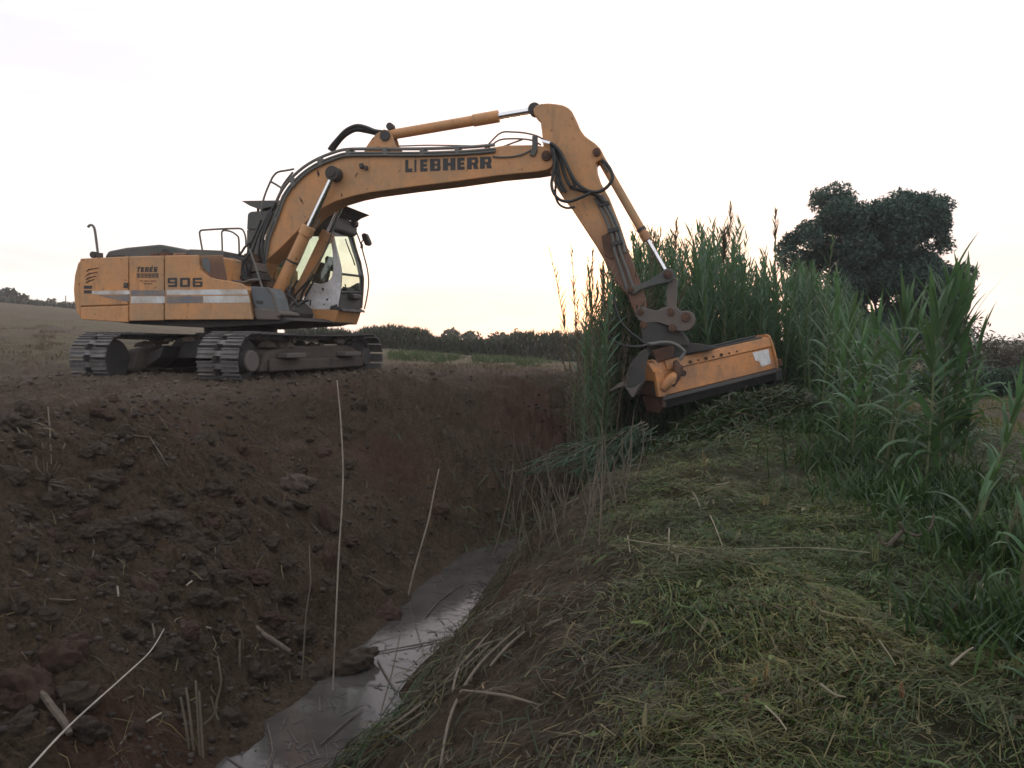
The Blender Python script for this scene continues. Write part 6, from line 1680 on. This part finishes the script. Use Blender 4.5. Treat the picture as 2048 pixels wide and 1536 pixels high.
# cut stubs standing in the clippings
stub_g = 'cut reed stubs in the clippings'
def stub(px, py, hpx, label, mat, n=6, wide=7):
    p = hit(px, py, 0.05); s = p.y / FOC
    o = empty('cut_stub', p, label, 'stub', stub_g)
    mb = MB()
    for k in range(n):
        q = p + Vector((rnd.uniform(-wide, wide) * s, rnd.uniform(-0.015, 0.015), -0.01))
        mb.tube([q, q + Vector((rnd.uniform(-0.006, 0.006), 0, hpx * s * rnd.uniform(0.6, 1.05)))], [0.004, 0.0035], 5)
    mb.build('stems', M[mat], o)
    return o
M['stub_yellow'] = plain('yellow_stub', (0.19, 0.14, 0.06), 0.7)
M['stub_orange'] = plain('orange_stub', (0.16, 0.085, 0.038), 0.7)
M['stub_green'] = plain('green_stub', (0.11, 0.125, 0.04), 0.7)
for px, py, h, mt, lab in ((1506, 1400, 34, 'stub_yellow', 'yellow cut stub left of the tallest stub'), (1528, 1390, 50, 'stub_yellow', 'yellow cut stub with a frayed broad top'), (1556, 1360, 30, 'stub_yellow', 'upright tawny cut stub at the back of the yellow group'), (1494, 1432, 22, 'stub_orange', 'orange cut stub at the front of the yellow group'), (1800, 1415, 32, 'stub_orange', 'orange-brown cut stub in the lower right'), (1626, 1250, 34, 'stub_yellow', 'yellow cut stub in the middle of the dark green clippings'), (1532, 1020, 22, 'stub_yellow', 'pale cut stub in the middle of the mown strip'), (1410, 940, 34, 'stub_yellow', 'pale broken stub high on the mown strip'), (1340, 860, 26, 'stub_green', 'green cut stub just below the mower'), (1325, 880, 36, 'stub_orange', 'brownish stub tuft below the mower corner'), (1905, 1240, 22, 'stub_orange', 'orange cut stub at the right of the mown strip'), (1750, 1135, 40, 'stub_green', 'green stub tuft at the right end of the long pale cane'), (1720, 1420, 26, 'stub_green', 'green stub at the lower right'), (1600, 1440, 24, 'stub_green', 'green stub in front of the tawny stub'), (1445, 1180, 22, 'stub_yellow', 'small pale stub under the long pale cane'), (2035, 1360, 40, 'stub_green', 'green stub tuft at the photo edge')):
    stub(px, py, h, lab, mt)
# bundle of cut reeds sliding into the ditch
for k in range(24):
    t = k / 23
    a = at_depth(1330 - 50 * rnd.random(), 840 + 45 * rnd.random(), 11.0 + 0.3 * rnd.random())
    q_ = rnd.random() ** 1.3
    b = at_depth(1032 + 190 * q_, 948 - 30 * rnd.random() + 45 * q_ * rnd.random(), 10.1 + 0.3 * rnd.random())
    o = empty('cut_reed', a, 'freshly cut green reed sliding down into the ditch with others', 'cut reed', 'cut reeds sliding into the ditch')
    mid = a.lerp(b, 0.5) + Vector((0, 0, 0.05 + 0.06 * rnd.random()))
    MB().tube([a, mid, b], [0.007, 0.005, 0.003], 6, 4).build('stem', M['cut_stem' if k % 6 else 'dry_stem'], o, smooth=True)
    A = Arr(); dr = (b - a).normalized(); azb = math.atan2(dr.y, dr.x)
    for q in range(20):
        u = 0.08 + 0.88 * q / 19
        p = a.lerp(b, u) + Vector((0, 0, 0.2 * u * (1 - u)))
        v, f = leaf_arrays(tuple(p - a), azb + rnd.uniform(-0.7, 0.7), rnd.uniform(-0.5, 0.25), rnd.uniform(0.3, 1.2), rnd.uniform(0.2, 0.4), 0.02, 5, rnd.uniform(-0.6, 0.6))
        A.add(v, f)
    link('foliage', A.mesh('cut_reed_foliage', M['reed_cut']), o)
# hanging dead leaves and stalks over the ditch under the bundle
for k in range(110):
    px = rnd.uniform(1010, 1270); py = rnd.uniform(930, 1140) - 0.25 * (px - 1010)
    p = hit(px, py)
    if p.y > 13 or p.y < 5: continue
    L = rnd.uniform(0.25, 0.75)
    e = p + Vector((rnd.uniform(-0.2, 0.15), rnd.uniform(-0.15, 0.1), L))
    m_ = p.lerp(e, 0.55) + Vector((rnd.uniform(-0.05, 0.05), 0, 0))
    tag(MB().tube([p - Vector((0, 0, 0.03)), m_, e], [0.006, 0.005, 0.002], 5, 3).build('dry_stalk', M['dry_stem'], smooth=True),
        'thin grey dry stalk on the slope below the cut reed bundle', 'stalk', 'dry stalks below the cut reed bundle')

# ------------------------------------------------------------------ evening haze
HAZE = 0.0009
if HAZE > 0:
    me = bpy.data.meshes.new('haze')
    x0, x1, y0, y1, z0, z1 = -190, 190, -40, 260, -6.0, 16.0
    me.from_pydata([(x0, y0, z0), (x1, y0, z0), (x1, y1, z0), (x0, y1, z0), (x0, y0, z1), (x1, y0, z1), (x1, y1, z1), (x0, y1, z1)], [],
                   [(0, 3, 2, 1), (4, 5, 6, 7), (0, 1, 5, 4), (1, 2, 6, 5), (2, 3, 7, 6), (3, 0, 4, 7)])
    hm = bpy.data.materials.new('haze'); hm.use_nodes = True
    nt = hm.node_tree; nt.nodes.remove(nt.nodes['Principled BSDF'])
    pv = N(nt, 'ShaderNodeVolumePrincipled')
    pv.inputs['Density'].default_value = HAZE
    pv.inputs['Color'].default_value = (0.9, 0.88, 0.9, 1)
    nt.links.new(pv.outputs['Volume'], nt.nodes['Material Output'].inputs['Volume'])
    me.materials.append(hm)
    tag(link('haze', me), 'thin evening haze over the fields', kind='stuff')
